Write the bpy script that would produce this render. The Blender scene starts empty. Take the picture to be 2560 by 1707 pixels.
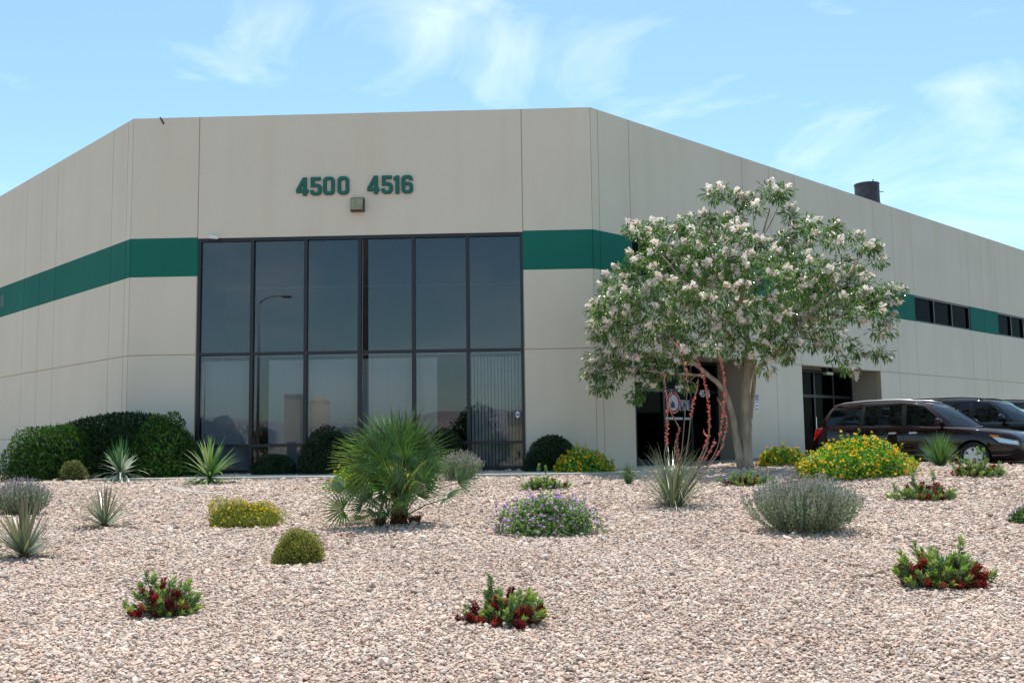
import bpy, math, random
import numpy as np
from mathutils import Matrix, Vector

RNG = np.random.default_rng(11)
random.seed(5)
SC = bpy.context.scene
COL = SC.collection
R = math.radians

# ------------------------------------------------------------------ camera
EYE = 0.80                       # eye height above the building's floor level (z = 0)
F_PX, PITCH, ROLL = 2479.6, 0.09939, 0.01336      # solved from the building's edges (2560 px wide photo)
_c, _s = math.cos(ROLL), math.sin(ROLL)
_fwd = Vector((0, math.cos(PITCH), math.sin(PITCH)))
_up0 = Vector((0, -math.sin(PITCH), math.cos(PITCH)))
_X = Vector((1, 0, 0))
_right = _X * _c - _up0 * _s
_up = _X * _s + _up0 * _c
cam_d = bpy.data.cameras.new('camera')
cam = bpy.data.objects.new('camera', cam_d)
COL.objects.link(cam)
m = Matrix.Identity(4)
for i in range(3):
    m[i][0] = _right[i]; m[i][1] = _up[i]; m[i][2] = -_fwd[i]
m[2][3] = EYE
cam.matrix_world = m
cam_d.sensor_width = 36.0
cam_d.lens = F_PX / 2560 * 36.0
cam_d.clip_end = 20000
SC.camera = cam

# ------------------------------------------------------------------ sky and sun
SUN_EL, SUN_AZ = R(74.0), R(4.0)     # azimuth measured from +Y (behind the building) towards +X
world = bpy.data.worlds.new('World'); SC.world = world
world.use_nodes = True
wn, wl = world.node_tree.nodes, world.node_tree.links
wn.clear()
def N(tree, typ, **kw):
    n = tree.nodes.new(typ)
    for k, v in kw.items():
        if k in n.inputs: n.inputs[k].default_value = v
        else: setattr(n, k, v)
    return n
WT = world.node_tree
out = N(WT, 'ShaderNodeOutputWorld'); bg = N(WT, 'ShaderNodeBackground')
bg.inputs['Strength'].default_value = 0.13
sky = N(WT, 'ShaderNodeTexSky'); sky.sky_type = 'NISHITA'
sky.sun_disc = False; sky.sun_elevation = SUN_EL; sky.sun_rotation = SUN_AZ
sky.altitude = 600; sky.air_density = 1.0; sky.dust_density = 1.6; sky.ozone_density = 1.0
tc = N(WT, 'ShaderNodeTexCoord')
sep = N(WT, 'ShaderNodeSeparateXYZ'); wl.new(tc.outputs['Generated'], sep.inputs[0])
def wmath(op, a, b=None):
    n = N(WT, 'ShaderNodeMath'); n.operation = op
    for i, v in enumerate((a, b)):
        if v is None: continue
        if isinstance(v, (int, float)): n.inputs[i].default_value = v
        else: wl.new(v, n.inputs[i])
    return n.outputs[0]
# thin cirrus: stretched noise, denser around the wisps that the photo shows
tint = N(WT, 'ShaderNodeMix'); tint.data_type = 'RGBA'; tint.blend_type = 'MULTIPLY'; tint.inputs[0].default_value = 1.0
wl.new(sky.outputs[0], tint.inputs[6]); tint.inputs[7].default_value = (0.94, 1.14, 1.07, 1)
mp = N(WT, 'ShaderNodeMapping'); wl.new(tc.outputs['Generated'], mp.inputs['Vector'])
mp.inputs['Location'].default_value = (0.35, 0.2, 0.1); mp.inputs['Rotation'].default_value = (0, R(24), 0); mp.inputs['Scale'].default_value = (2.6, 2.6, 6.5)
nz = N(WT, 'ShaderNodeTexNoise'); wl.new(mp.outputs[0], nz.inputs['Vector'])
nz.inputs['Scale'].default_value = 1.5; nz.inputs['Detail'].default_value = 9; nz.inputs['Roughness'].default_value = 0.60; nz.inputs['Distortion'].default_value = 0.7
def mirrored(v):        # the haze that the glass front shows lies behind the camera
    n_ = Vector((math.sin(-0.03606), -math.cos(-0.03606), 0)); return v - 2 * v.dot(n_) * n_
def cloud_dir(px, py):
    U_, V_ = px - 1280.0, 853.5 - py
    u_ = _c * U_ + _s * V_; v_ = -_s * U_ + _c * V_
    return Vector((u_, F_PX * math.cos(PITCH) - v_ * math.sin(PITCH), F_PX * math.sin(PITCH) + v_ * math.cos(PITCH))).normalized()
msum = None
for (px_, py_, sig, wgt) in [(-760, 690, 4.0, .07), (-1150, 650, 4.5, .09), (-1250, 760, 3.0, .07), (-560, 640, 4.0, .07), (1090, 30, 2.8, .16), (1200, 50, 2.0, .12), (1260, 140, 1.6, .15), (1180, 210, 1.3, .15), (1250, 240, 1.3, .08), (900, 20, 3.0, .08), (680, 40, 3.0, .045), (1750, 60, 4.0, .06), (1450, 110, 4.5, .08), (2420, 230, 2.6, .08), (2130, 330, 2.6, .08), (2000, 390, 2.4, .07), (60, 480, 3.0, .07)]:
    dt = N(WT, 'ShaderNodeVectorMath'); dt.operation = 'DOT_PRODUCT'
    wl.new(tc.outputs['Generated'], dt.inputs[0]); dt.inputs[1].default_value = cloud_dir(px_, py_) if px_ >= 0 else mirrored(cloud_dir(-px_, py_))
    e_ = wmath('MULTIPLY', wmath('SUBTRACT', dt.outputs['Value'], 1.0), 1.0 / (1 - math.cos(R(sig))))
    gsn = wmath('MULTIPLY', wmath('POWER', 2.71828, e_), wgt)
    msum = gsn if msum is None else wmath('ADD', msum, gsn)
cr = N(WT, 'ShaderNodeValToRGB'); wl.new(wmath('ADD', nz.outputs['Fac'], msum), cr.inputs[0])
cr.color_ramp.elements[0].position = 0.54; cr.color_ramp.elements[1].position = 1.02
cl = wmath('MULTIPLY', cr.outputs[0], 0.72)
mixc = N(WT, 'ShaderNodeMix'); mixc.data_type = 'RGBA'
wl.new(cl, mixc.inputs[0]); wl.new(tint.outputs[2], mixc.inputs[6]); mixc.inputs[7].default_value = (7.6, 8.0, 7.8, 1)
wl.new(mixc.outputs[2], bg.inputs['Color']); wl.new(bg.outputs[0], out.inputs[0])

sun_d = bpy.data.lights.new('sun', 'SUN'); sun = bpy.data.objects.new('sun', sun_d); COL.objects.link(sun)
sun_d.energy = 4.0; sun_d.angle = R(0.53); sun_d.color = (1.0, 0.955, 0.89)
sun.rotation_euler = (-(math.pi / 2 - SUN_EL), 0, -SUN_AZ)
sun.location = (0, 20, 60)

SC.view_settings.view_transform = 'Standard'; SC.view_settings.look = 'None'
SC.view_settings.gamma = 1; SC.view_settings.exposure = 0.60; SC.view_settings.use_curve_mapping = False
SC.render.engine = 'CYCLES'
SC.cycles.use_denoising = True
SC.cycles.max_bounces = 8; SC.cycles.diffuse_bounces = 4; SC.cycles.glossy_bounces = 4
SC.cycles.transparent_max_bounces = 12; SC.cycles.sample_clamp_indirect = 8

# ------------------------------------------------------------------ helpers
def tag(o, label=None, cat=None, group=None, kind=None):
    if label: o['label'] = label
    if cat: o['category'] = cat
    if group: o['group'] = group
    if kind: o['kind'] = kind
    return o

def obj(name, me, mat=None, parent=None):
    o = bpy.data.objects.new(name, me); COL.objects.link(o)
    if mat is not None and me is not None and len(me.materials) == 0: me.materials.append(mat)
    if parent is not None: o.parent = parent
    return o

def empty(name, loc=(0, 0, 0), rotz=0):
    o = bpy.data.objects.new(name, None); COL.objects.link(o)
    o.location = loc; o.rotation_euler = (0, 0, rotz); o.empty_display_size = 0.2
    return o

def mesh_np(name, V, F, C=None, smooth=False):
    """V (n,3); F (m,k) one polygon size; C (n,3) colours per vertex"""
    V = np.asarray(V, dtype=np.float32); F = np.asarray(F, dtype=np.int32)
    me = bpy.data.meshes.new(name)
    me.vertices.add(len(V)); me.vertices.foreach_set('co', V.ravel())
    k = F.shape[1]
    me.loops.add(F.size); me.loops.foreach_set('vertex_index', F.ravel())
    me.polygons.add(len(F)); me.polygons.foreach_set('loop_start', np.arange(0, F.size, k, dtype=np.int32))
    me.polygons.foreach_set('use_smooth', np.full(len(F), smooth))
    if C is not None:
        a = me.color_attributes.new('Col', 'FLOAT_COLOR', 'POINT')
        cc = np.ones((len(V), 4), np.float32); cc[:, :3] = C
        a.data.foreach_set('color', cc.ravel())
    me.update(calc_edges=True); me.validate()
    return me

class MB:
    def __init__(s): s.v = []; s.f = []
    def add(s, vs, fs):
        o = len(s.v); s.v += [tuple(v) for v in vs]; s.f += [tuple(i + o for i in f) for f in fs]
    def box(s, x0, x1, y0, y1, z0, z1, M=None):
        vs = [(x, y, z) for x in (x0, x1) for y in (y0, y1) for z in (z0, z1)]
        if M is not None: vs = [tuple(M @ Vector(v)) for v in vs]
        s.add(vs, [(0, 1, 3, 2), (4, 6, 7, 5), (0, 4, 5, 1), (2, 3, 7, 6), (0, 2, 6, 4), (1, 5, 7, 3)])
    def tube(s, pts, rad, n=8, caps=True):
        pts = [Vector(p) for p in pts]
        if not hasattr(rad, '__len__'): rad = [rad] * len(pts)
        rings = []; u = None
        for i, p in enumerate(pts):
            d = (pts[min(i + 1, len(pts) - 1)] - pts[max(i - 1, 0)])
            d = d.normalized() if d.length > 1e-9 else Vector((0, 0, 1))
            if u is None:
                u = d.orthogonal().normalized()
            else:
                u = (u - d * u.dot(d)); u = u.normalized() if u.length > 1e-6 else d.orthogonal().normalized()
            w = d.cross(u)
            rings.append([p + (u * math.cos(2 * math.pi * k / n) + w * math.sin(2 * math.pi * k / n)) * rad[i] for k in range(n)])
        vs = [v for r in rings for v in r]; fs = []
        for i in range(len(rings) - 1):
            for k in range(n):
                a = i * n + k; b = i * n + (k + 1) % n
                fs.append((a, b, b + n, a + n))
        if caps:
            fs.append(tuple(range(n - 1, -1, -1))); fs.append(tuple((len(rings) - 1) * n + k for k in range(n)))
        s.add(vs, fs)
    def prism(s, poly, z0, z1):
        n = len(poly)
        s.add([(x, y, z0) for x, y in poly] + [(x, y, z1) for x, y in poly],
              [tuple(range(n - 1, -1, -1)), tuple(range(n, 2 * n))] + [(i, (i + 1) % n, n + (i + 1) % n, n + i) for i in range(n)])
    def mesh(s, name, smooth=False):
        me = bpy.data.meshes.new(name); me.from_pydata(s.v, [], s.f); me.update()
        if smooth: me.polygons.foreach_set('use_smooth', [True] * len(me.polygons))
        return me
    def build(s, name, mat, parent=None, smooth=False):
        return obj(name, s.mesh(name, smooth), mat, parent)

# pixel (2560 x 1707 photo) -> direction
def ray(px, py):
    U, V = px - 1280.0, 853.5 - py
    u = _c * U + _s * V; v = -_s * U + _c * V
    d = Vector((u, F_PX * math.cos(PITCH) - v * math.sin(PITCH), F_PX * math.sin(PITCH) + v * math.cos(PITCH)))
    return d / F_PX          # depth along the view axis ~ 1 per unit

def at_y(px, py, Y):
    d = ray(px, py); k = Y / d.y
    return Vector((d.x * k, Y, EYE + d.z * k))

# ------------------------------------------------------------------ materials
def mat(name, color=(0.5, 0.5, 0.5), rough=0.6, metal=0.0, spec=0.5, coat=0.0):
    M = bpy.data.materials.new(name); M.use_nodes = True
    b = M.node_tree.nodes['Principled BSDF']
    b.inputs['Base Color'].default_value = (*color, 1); b.inputs['Roughness'].default_value = rough
    b.inputs['Metallic'].default_value = metal; b.inputs['Specular IOR Level'].default_value = spec
    b.inputs['Coat Weight'].default_value = coat
    return M

def add_noise(M, c1, c2, scale=4.0, detail=6, bump=0.0, bscale=60.0, lo=0.35, hi=0.65, coord='Object', stretch=None, bdist=0.01):
    t = M.node_tree; b = t.nodes['Principled BSDF']
    co = N(t, 'ShaderNodeTexCoord'); src = co.outputs[coord]
    if stretch:
        mpn = N(t, 'ShaderNodeMapping'); t.links.new(src, mpn.inputs[0]); mpn.inputs['Scale'].default_value = stretch; src2 = mpn.outputs[0]
    else: src2 = src
    n = N(t, 'ShaderNodeTexNoise'); n.inputs['Scale'].default_value = scale; n.inputs['Detail'].default_value = detail
    t.links.new(src2, n.inputs['Vector'])
    r = N(t, 'ShaderNodeValToRGB'); r.color_ramp.elements[0].position = lo; r.color_ramp.elements[1].position = hi
    r.color_ramp.elements[0].color = (*c1, 1); r.color_ramp.elements[1].color = (*c2, 1)
    t.links.new(n.outputs['Fac'], r.inputs[0]); t.links.new(r.outputs[0], b.inputs['Base Color'])
    if bump:
        n2 = N(t, 'ShaderNodeTexNoise'); n2.inputs['Scale'].default_value = bscale; n2.inputs['Detail'].default_value = 4
        t.links.new(src, n2.inputs['Vector'])
        bp = N(t, 'ShaderNodeBump'); bp.inputs['Strength'].default_value = bump; bp.inputs['Distance'].default_value = bdist
        t.links.new(n2.outputs['Fac'], bp.inputs['Height']); t.links.new(bp.outputs[0], b.inputs['Normal'])
    return M

def stucco(name, c1, c2, streak=0.0):
    M = mat(name, c1, 0.85, spec=0.25)
    add_noise(M, c1, c2, scale=0.55, detail=8, bump=0.35, bscale=38, lo=0.3, hi=0.7, coord='Object', bdist=0.012)
    t = M.node_tree; b_ = t.nodes['Principled BSDF']; src = b_.inputs['Base Color'].links[0].from_socket
    co = N(t, 'ShaderNodeTexCoord'); mpn = N(t, 'ShaderNodeMapping'); mpn.inputs['Scale'].default_value = (.9, .9, .07); t.links.new(co.outputs['Object'], mpn.inputs[0])
    n = N(t, 'ShaderNodeTexNoise'); n.inputs['Scale'].default_value = 1.6; n.inputs['Detail'].default_value = 5; t.links.new(mpn.outputs[0], n.inputs['Vector'])
    r = N(t, 'ShaderNodeValToRGB'); r.color_ramp.elements[0].position = .30; r.color_ramp.elements[1].position = .52
    r.color_ramp.elements[0].color = (.965, .958, .945, 1); r.color_ramp.elements[1].color = (1, 1, 1, 1); t.links.new(n.outputs['Fac'], r.inputs[0])
    mx = N(t, 'ShaderNodeMix'); mx.data_type = 'RGBA'; mx.blend_type = 'MULTIPLY'; mx.inputs[0].default_value = 1.0
    t.links.new(src, mx.inputs[6]); t.links.new(r.outputs[0], mx.inputs[7]); t.links.new(mx.outputs[2], b_.inputs['Base Color'])
    return M

M_WALL = stucco('wall_paint', (0.705, 0.612, 0.490), (0.740, 0.648, 0.525))
M_BAND = stucco('green_band_paint', (0.010, 0.135, 0.100), (0.013, 0.155, 0.114))
M_JOINT = mat('joint_sealant', (0.44, 0.34, 0.23), 0.9, spec=0.1)
M_RECESS = stucco('shaded_recess_paint', (0.36, 0.32, 0.25), (0.40, 0.36, 0.29))  # beige wall paint darkened, so the recess shade is in the colour
M_FRAME = mat('dark_bronze_frame', (0.012, 0.011, 0.018), 0.38)
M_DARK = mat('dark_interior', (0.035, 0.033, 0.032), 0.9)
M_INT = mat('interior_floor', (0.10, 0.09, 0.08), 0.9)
M_BLIND = add_noise(mat('blind_vinyl', (0.8, 0.8, 0.76), 0.6), (0.76, 0.76, 0.72), (0.82, 0.82, 0.78), 1.5)
M_CONC = add_noise(mat('concrete', (0.5, 0.48, 0.44), 0.9, spec=0.2), (0.40, 0.385, 0.35), (0.56, 0.54, 0.49), 2.2, 8, 0.3, 40)
M_ASPH = add_noise(mat('asphalt', (0.05, 0.05, 0.05), 0.9, spec=0.2), (0.045, 0.045, 0.046), (0.075, 0.073, 0.07), 1.2, 8, 0.4, 120)
M_DIRT = add_noise(mat('desert_ground', (0.3, 0.22, 0.16), 1.0, spec=0.1), (0.22, 0.17, 0.125), (0.33, 0.26, 0.20), 0.15, 8, 0.3, 3)
M_BED = add_noise(mat('gravel_bed_soil', (0.3, 0.22, 0.18), 1.0, spec=0.1), (0.20, 0.155, 0.13), (0.42, 0.33, 0.28), 30, 4, 0.8, 45, bdist=0.03)
M_ROOF = mat('roof_membrane', (0.6, 0.6, 0.58), 0.9)
M_WHITE = mat('white_paint', (0.78, 0.78, 0.76), 0.5)
M_RUST = mat('rusty_steel', (0.09, 0.035, 0.022), 0.8)
M_CHROME = mat('chrome', (0.8, 0.8, 0.82), 0.08, 1.0)
M_BLACKPL = mat('black_plastic', (0.012, 0.012, 0.013), 0.45)
M_TYRE = mat('tyre_rubber', (0.018, 0.018, 0.018), 0.85)
M_ALLOY = mat('alloy_wheel', (0.55, 0.56, 0.58), 0.28, 0.9)

def glass_mat(name, tint, ior=2.0, rough=0.0):
    M = bpy.data.materials.new(name); M.use_nodes = True
    t = M.node_tree; t.nodes.clear()
    o = N(t, 'ShaderNodeOutputMaterial'); mx = N(t, 'ShaderNodeMixShader')
    tr = N(t, 'ShaderNodeBsdfTransparent'); gl = N(t, 'ShaderNodeBsdfGlossy'); fr = N(t, 'ShaderNodeFresnel')
    tr.inputs[0].default_value = (*tint, 1); gl.inputs['Roughness'].default_value = rough; fr.inputs['IOR'].default_value = ior
    ge = N(t, 'ShaderNodeNewGeometry'); iv = N(t, 'ShaderNodeMath'); iv.operation = 'SUBTRACT'; iv.inputs[0].default_value = 1.0; t.links.new(ge.outputs['Backfacing'], iv.inputs[1])
    ml = N(t, 'ShaderNodeMath'); ml.operation = 'MULTIPLY'; t.links.new(fr.outputs[0], ml.inputs[0]); t.links.new(iv.outputs[0], ml.inputs[1])   # a thin pane: no inner total reflection
    t.links.new(ml.outputs[0], mx.inputs[0]); t.links.new(tr.outputs[0], mx.inputs[1]); t.links.new(gl.outputs[0], mx.inputs[2]); t.links.new(mx.outputs[0], o.inputs[0])
    return M
M_GLASS = glass_mat('tinted_window_glass', (0.72, 0.74, 0.77), 2.9)
M_GLASS2 = glass_mat('dark_tinted_glass', (0.42, 0.43, 0.46), 1.38)
M_CARGLASS = glass_mat('car_glass', (0.28, 0.31, 0.35), 1.6)

def leaf_mat(name, rough=0.45, transl=0.35, spec=0.4):
    """colour comes from the leaf colours stored on the mesh"""
    M = bpy.data.materials.new(name); M.use_nodes = True
    t = M.node_tree; b = t.nodes['Principled BSDF']; o = [n for n in t.nodes if n.type == 'OUTPUT_MATERIAL'][0]
    a = N(t, 'ShaderNodeAttribute'); a.attribute_name = 'Col'
    t.links.new(a.outputs['Color'], b.inputs['Base Color'])
    b.inputs['Roughness'].default_value = rough; b.inputs['Specular IOR Level'].default_value = spec
    if transl:
        tl = N(t, 'ShaderNodeBsdfTranslucent'); mx = N(t, 'ShaderNodeMixShader'); mx.inputs[0].default_value = transl
        hs = N(t, 'ShaderNodeHueSaturation'); hs.inputs['Saturation'].default_value = 1.15; hs.inputs['Value'].default_value = 1.3
        t.links.new(a.outputs['Color'], hs.inputs['Color']); t.links.new(hs.outputs[0], tl.inputs[0])
        t.links.new(b.outputs[0], mx.inputs[1]); t.links.new(tl.outputs[0], mx.inputs[2]); t.links.new(mx.outputs[0], o.inputs[0])
    return M
M_LEAF = leaf_mat('leaf', 0.42, 0.30)
M_WAXY = leaf_mat('waxy_leaf', 0.30, 0.18, 0.55)
M_TREELEAF = leaf_mat('tree_leaf', 0.24, 0.12, 0.6)
M_PETAL = leaf_mat('petal', 0.6, 0.35, 0.2)
M_BARK = add_noise(mat('smooth_bark', (0.35, 0.27, 0.2), 0.9, spec=0.2), (0.25, 0.185, 0.135), (0.45, 0.35, 0.26), 9, 6, 0.5, 30, stretch=(1, 1, 0.25))
M_FIBRE = add_noise(mat('palm_fibre', (0.1, 0.045, 0.025), 0.95, spec=0.1), (0.05, 0.025, 0.015), (0.17, 0.075, 0.04), 25, 6, 1.0, 60, stretch=(1, 1, 0.3))
M_STEM = mat('woody_stem', (0.12, 0.075, 0.05), 0.9)

# ------------------------------------------------------------------ building frames
A = Vector((-10.30414, 26.46541)); TH = -0.03606; WF = 12.5
eF = Vector((math.cos(TH), math.sin(TH))); B = A + eF * WF
aL = TH + math.pi - 0.77048; aR = TH + 0.7987
eL = Vector((math.cos(aL), math.sin(aL))); eR = Vector((math.cos(aR), math.sin(aR)))
class Wall:
    def __init__(s, O, e, n): s.O, s.e, s.n = O, e, n
    def P(s, t, out, z):
        q = s.O + s.e * t + s.n * out
        return Vector((q.x, q.y, z))
    def M(s):      # local x = along wall, y = outward, z = up
        return Matrix(((s.e.x, s.n.x, 0, s.O.x), (s.e.y, s.n.y, 0, s.O.y), (0, 0, 1, 0), (0, 0, 0, 1)))
    def hit(s, px, py, out=0.0):
        d = ray(px, py); o2 = s.O + s.n * out
        k = (o2.x * s.n.x + o2.y * s.n.y) / (d.x * s.n.x + d.y * s.n.y)
        q = Vector((d.x * k, d.y * k)) - s.O
        return q.dot(s.e), EYE + d.z * k
WFr = Wall(A, eF, Vector((eF.y, -eF.x)))
WR = Wall(B, eR, Vector((eR.y, -eR.x)))
WLt = Wall(A, eL, Vector((-eL.y, eL.x)))
ZT, ZST, ZSB, ZJ = 8.9136 + EYE, 5.569 + EYE, 4.508 + EYE, 2.393 + EYE
VAN_T0, KERB_T = 4.48, 3.3

def smooth(x, a, b):
    t = np.clip((x - a) / (b - a), 0, 1); return t * t * (3 - 2 * t)
def tz(x, y):
    """height of the gravel bed"""
    x = np.asarray(x, float); y = np.asarray(y, float)
    base = -0.80 + 0.0339 * y
    k = 22.0
    z = -np.log(np.exp(-k * base) + 1.0) / k
    z = z + 0.19 * smooth(x, 2.5, 9.5) * smooth(y, 12, 20)
    z = z + 0.018 * np.sin(x * 0.9 + 0.7) * np.sin(y * 0.7) + 0.012 * np.sin(x * 2.1 + y * 1.3)
    return z
def loc_R(x, y):
    dx, dy = x - B.x, y - B.y
    return dx * WR.e.x + dy * WR.e.y, dx * WR.n.x + dy * WR.n.y
def place(px, py):
    """where the ray through a pixel meets the gravel"""
    d = ray(px, py); k0 = 3.0
    k = 3.0
    while k < 60:
        if EYE + d.z * k <= float(tz(d.x * k, d.y * k)): break
        k += 0.02
    p = Vector((d.x * k, d.y * k, float(tz(d.x * k, d.y * k))))
    return p, k / F_PX         # point and metres per photo pixel there

# ------------------------------------------------------------------ ground
def sheet(name, x0, x1, y0, y1, step, fz, m, kind='structure', parent=None):
    xs = np.arange(x0, x1 + step * .5, step); ys = np.arange(y0, y1 + step * .5, step)
    X, Y = np.meshgrid(xs, ys); Z = fz(X, Y)
    V = np.stack([X.ravel(), Y.ravel(), Z.ravel()], 1)
    nx, ny = len(xs), len(ys)
    i = np.arange((ny - 1) * (nx - 1)); r = i // (nx - 1); c = i % (nx - 1); a = r * nx + c
    Fq = np.stack([a, a + 1, a + nx + 1, a + nx], 1)
    o = obj(name, mesh_np(name, V, Fq, smooth=True), m, parent)
    if parent is None: o['kind'] = kind
    return o
def bed_z(x, y):
    z = tz(x, y); t, n = loc_R(x, y)
    lot = (t > KERB_T + 0.05) & (n > 2.0)
    return np.where(lot, -0.35, z)
gb = sheet('gravel_ground', -36, 36, 2.6, 46, 0.3, bed_z, M_BED)
gb['label'] = 'gravel planting bed sloping up to the building'
g = MB(); g.box(-6000, 6000, -6000, 6000, -2.2, -1.2)
tag(g.build('ground', M_DIRT), kind='structure')
g = MB(); g.box(-300, 300, -1.2, 2.62, -1.0, -0.745); tag(g.build('sidewalk', M_CONC), kind='structure')
g = MB(); g.box(-300, 300, -1.45, -1.2, -1.1, -0.735); tag(g.build('kerb', M_CONC), kind='structure')
g = MB(); g.box(-300, 300, -16.0, -1.45, -1.15, -0.885); tag(g.build('road', M_ASPH), kind='structure')

# walk along the front, the right wall and the lot
def prism_wall(W, pts, z0, z1, name, m):
    b = MB(); b.prism([tuple(W.O + W.e * t + W.n * o) for t, o in pts][::-1], z0, z1)
    return tag(b.build(name, m), kind='structure')
prism_wall(WFr, [(0.5, 1.5), (12.2, 1.5), (12.9, 1.15), (13.6, 2.85), (12.2, 3.1), (0.5, 3.1)], -0.3, 0.035, 'walkway', M_CONC)
prism_wall(WR, [(-0.1, 0.02), (3.55, 0.02), (3.55, 2.0), (0.1, 2.0)], -0.3, 0.030, 'walkway', M_CONC)
prism_wall(WR, [(3.552, 0.02), (45, 0.02), (45, 3.6), (3.552, 3.6)], -0.3, 0.030, 'walkway', M_CONC)
prism_wall(WR, [(KERB_T + 0.15, 3.6), (45, 3.6), (45, 30), (KERB_T + 0.15, 30)], -0.4, -0.06, 'parking_lot', M_ASPH)
prism_wall(WR, [(KERB_T, 2.02), (KERB_T + 0.15, 2.02), (KERB_T + 0.15, 30), (KERB_T, 30)], -0.4, 0.115, 'kerb', M_CONC)
# parking lines between the stalls
for i, t in enumerate((4.05, 6.95, 9.85, 12.75)):
    prism_wall(WR, [(t, 3.9), (t + 0.1, 3.9), (t + 0.1, 9.4), (t, 9.4)], -0.058, -0.056, 'parking_line', M_WHITE)

# half buried concrete edging that curves through the gravel
epx = [(150, 1216), (215, 1221), (300, 1213), (365, 1214), (420, 1219), (470, 1230), (530, 1234), (610, 1229), (690, 1222)]
ed = []
for q in range(len(epx) - 1):
    for s_ in range(4):
        a_, b_ = epx[q], epx[q + 1]; f_ = s_ / 4
        ed.append(place(a_[0] + (b_[0] - a_[0]) * f_, a_[1] + (b_[1] - a_[1]) * f_)[0])
b = MB()
for i, p in enumerate(ed):
    d = (ed[min(i + 1, len(ed) - 1)] - ed[max(i - 1, 0)]); d.z = 0; d.normalize(); s_ = Vector((-d.y, d.x, 0)) * 0.11
    h = 0.030 if 2 < i < len(ed) - 6 else 0.015
    for q in (p - s_ + Vector((0, 0, -.1)), p - s_ + Vector((0, 0, h - .012)), p - s_ * .8 + Vector((0, 0, h)), p + s_ * .8 + Vector((0, 0, h)), p + s_ + Vector((0, 0, h - .012)), p + s_ + Vector((0, 0, -.1))):
        b.v.append(tuple(q))
for i in range(len(ed) - 1):
    for k in range(5): b.f.append((i * 6 + k, i * 6 + 6 + k, i * 6 + 7 + k, i * 6 + 1 + k))
tag(b.build('concrete_edging', add_noise(mat('dusty_concrete', (.36, .33, .29), .95, spec=.1), (.30, .265, .23), (.44, .40, .35), 5, 8, .4, 60)), 'pale concrete edging strip curving half buried through the gravel at left', 'edging')

# ------------------------------------------------------------------ the building
bld = empty('warehouse_building', (A.x, A.y, 0))
tag(bld, 'beige tilt-up concrete warehouse with green band and chamfered glass corner', 'building')
bld_inv = Matrix.Translation((A.x, A.y, 0)).inverted()
def under(o, parent, base=None):
    """parent keeping the world position"""
    o.parent = parent
    return o
class WB(MB):
    """builder in wall coordinates; objects are made children of the building"""
    def __init__(s, W): super().__init__(); s.W = W; s.m = bld_inv @ W.M()
    def b(s, t0, t1, o0, o1, z0, z1): s.box(t0, t1, o0, o1, z0, z1, s.m)
    def done(s, name, mt, parent=None): return s.build(name, mt, parent or bld)

def bevel_panel(W, t0, t1, z0, z1, thick=0.22, bev=0.012):
    """panel with chamfered front edges, front face at out = 0"""
    w = WB(W)
    vs = [(t0, -thick, z0), (t1, -thick, z0), (t1, -thick, z1), (t0, -thick, z1),
          (t0, -bev, z0), (t1, -bev, z0), (t1, -bev, z1), (t0, -bev, z1),
          (t0 + bev, 0, z0 + bev), (t1 - bev, 0, z0 + bev), (t1 - bev, 0, z1 - bev), (t0 + bev, 0, z1 - bev)]
    if bev == 0: pass
    w.add([s_m for s_m in [tuple(w.m @ Vector(v)) for v in vs]],
          [(0, 1, 2, 3), (8, 11, 10, 9), (0, 4, 5, 1), (1, 5, 6, 2), (2, 6, 7, 3), (3, 7, 4, 0),
           (4, 8, 9, 5), (5, 9, 10, 6), (6, 10, 11, 7), (7, 11, 8, 4)])
    return w

def make_wall(W, ts, zjs, zt, band, openings):
    """ts: joint positions along the wall; zjs: joints in height below the band; openings: (t0,t1,z0,z1)"""
    gap = 0.012
    tb = ts
    for i in range(len(tb) - 1):
        t0, t1 = tb[i] + gap, tb[i + 1] - gap
        rows = [0.0] + zjs + [ZSB, ZST, zt]
        for j in range(len(rows) - 1):
            z0, z1 = rows[j], rows[j + 1]
            mid = ((t0 + t1) / 2, (z0 + z1) / 2)
            if any(o[0] < mid[0] < o[1] and o[2] < mid[1] < o[3] for o in openings): continue
            a0 = z0 + (gap if 0 < j <= len(zjs) else 0); a1 = z1 - (gap if j + 1 <= len(zjs) else 0)
            isband = (z0 == ZSB)
            w = WB(W); w.b(t0, t1, -0.22, 0.0, a0 if j else -0.3, a1)
            w.done('painted_band' if isband else 'wall_panel', M_BAND if isband else M_WALL)
    for t in tb[1:-1]:
        segs = [(-0.3, ZSB), (ZSB, ZST), (ZST, zt - 0.001)]
        for z0, z1 in segs:
            isb = z0 == ZSB
            for o in openings:
                if o[0] - 0.05 < t < o[1] + 0.05: pass
            w = WB(W); w.b(t - gap - 0.001, t + gap + 0.001, -0.2, -0.010, z0, z1)
            w.done('panel_joint', M_BAND if isb else M_JOINT)
    for z in zjs:
        xs = [tb[0]] + sorted([v for o in openings if o[2] < z + 0.02 and o[3] > z - 0.02 for v in (o[0], o[1])]) + [tb[-1]]
        for k in range(0, len(xs), 2):
            if xs[k + 1] - xs[k] > 0.1:
                w = WB(W); w.b(xs[k] + .001, xs[k + 1] - .001, -0.19, -0.0105, z - gap - 0.001, z + gap + 0.001); w.done('panel_joint', M_JOINT)

WL_, WR_ = 1.845, 10.63863          # glass corner
ZWT, ZWM, ZWL = 5.53936 + EYE, 2.39247 + EYE, 0.757
# front (chamfered) wall
make_wall(WFr, [0.0, WL_, WR_, WF], [ZJ], ZT, True, [(WL_, WR_, -0.3, ZST)])
fill = WB(WFr); fill.b(WL_ + .012, WR_ - .012, -0.22, 0.0, ZWT, ZST); fill.done('window_head', M_WALL)
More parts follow.
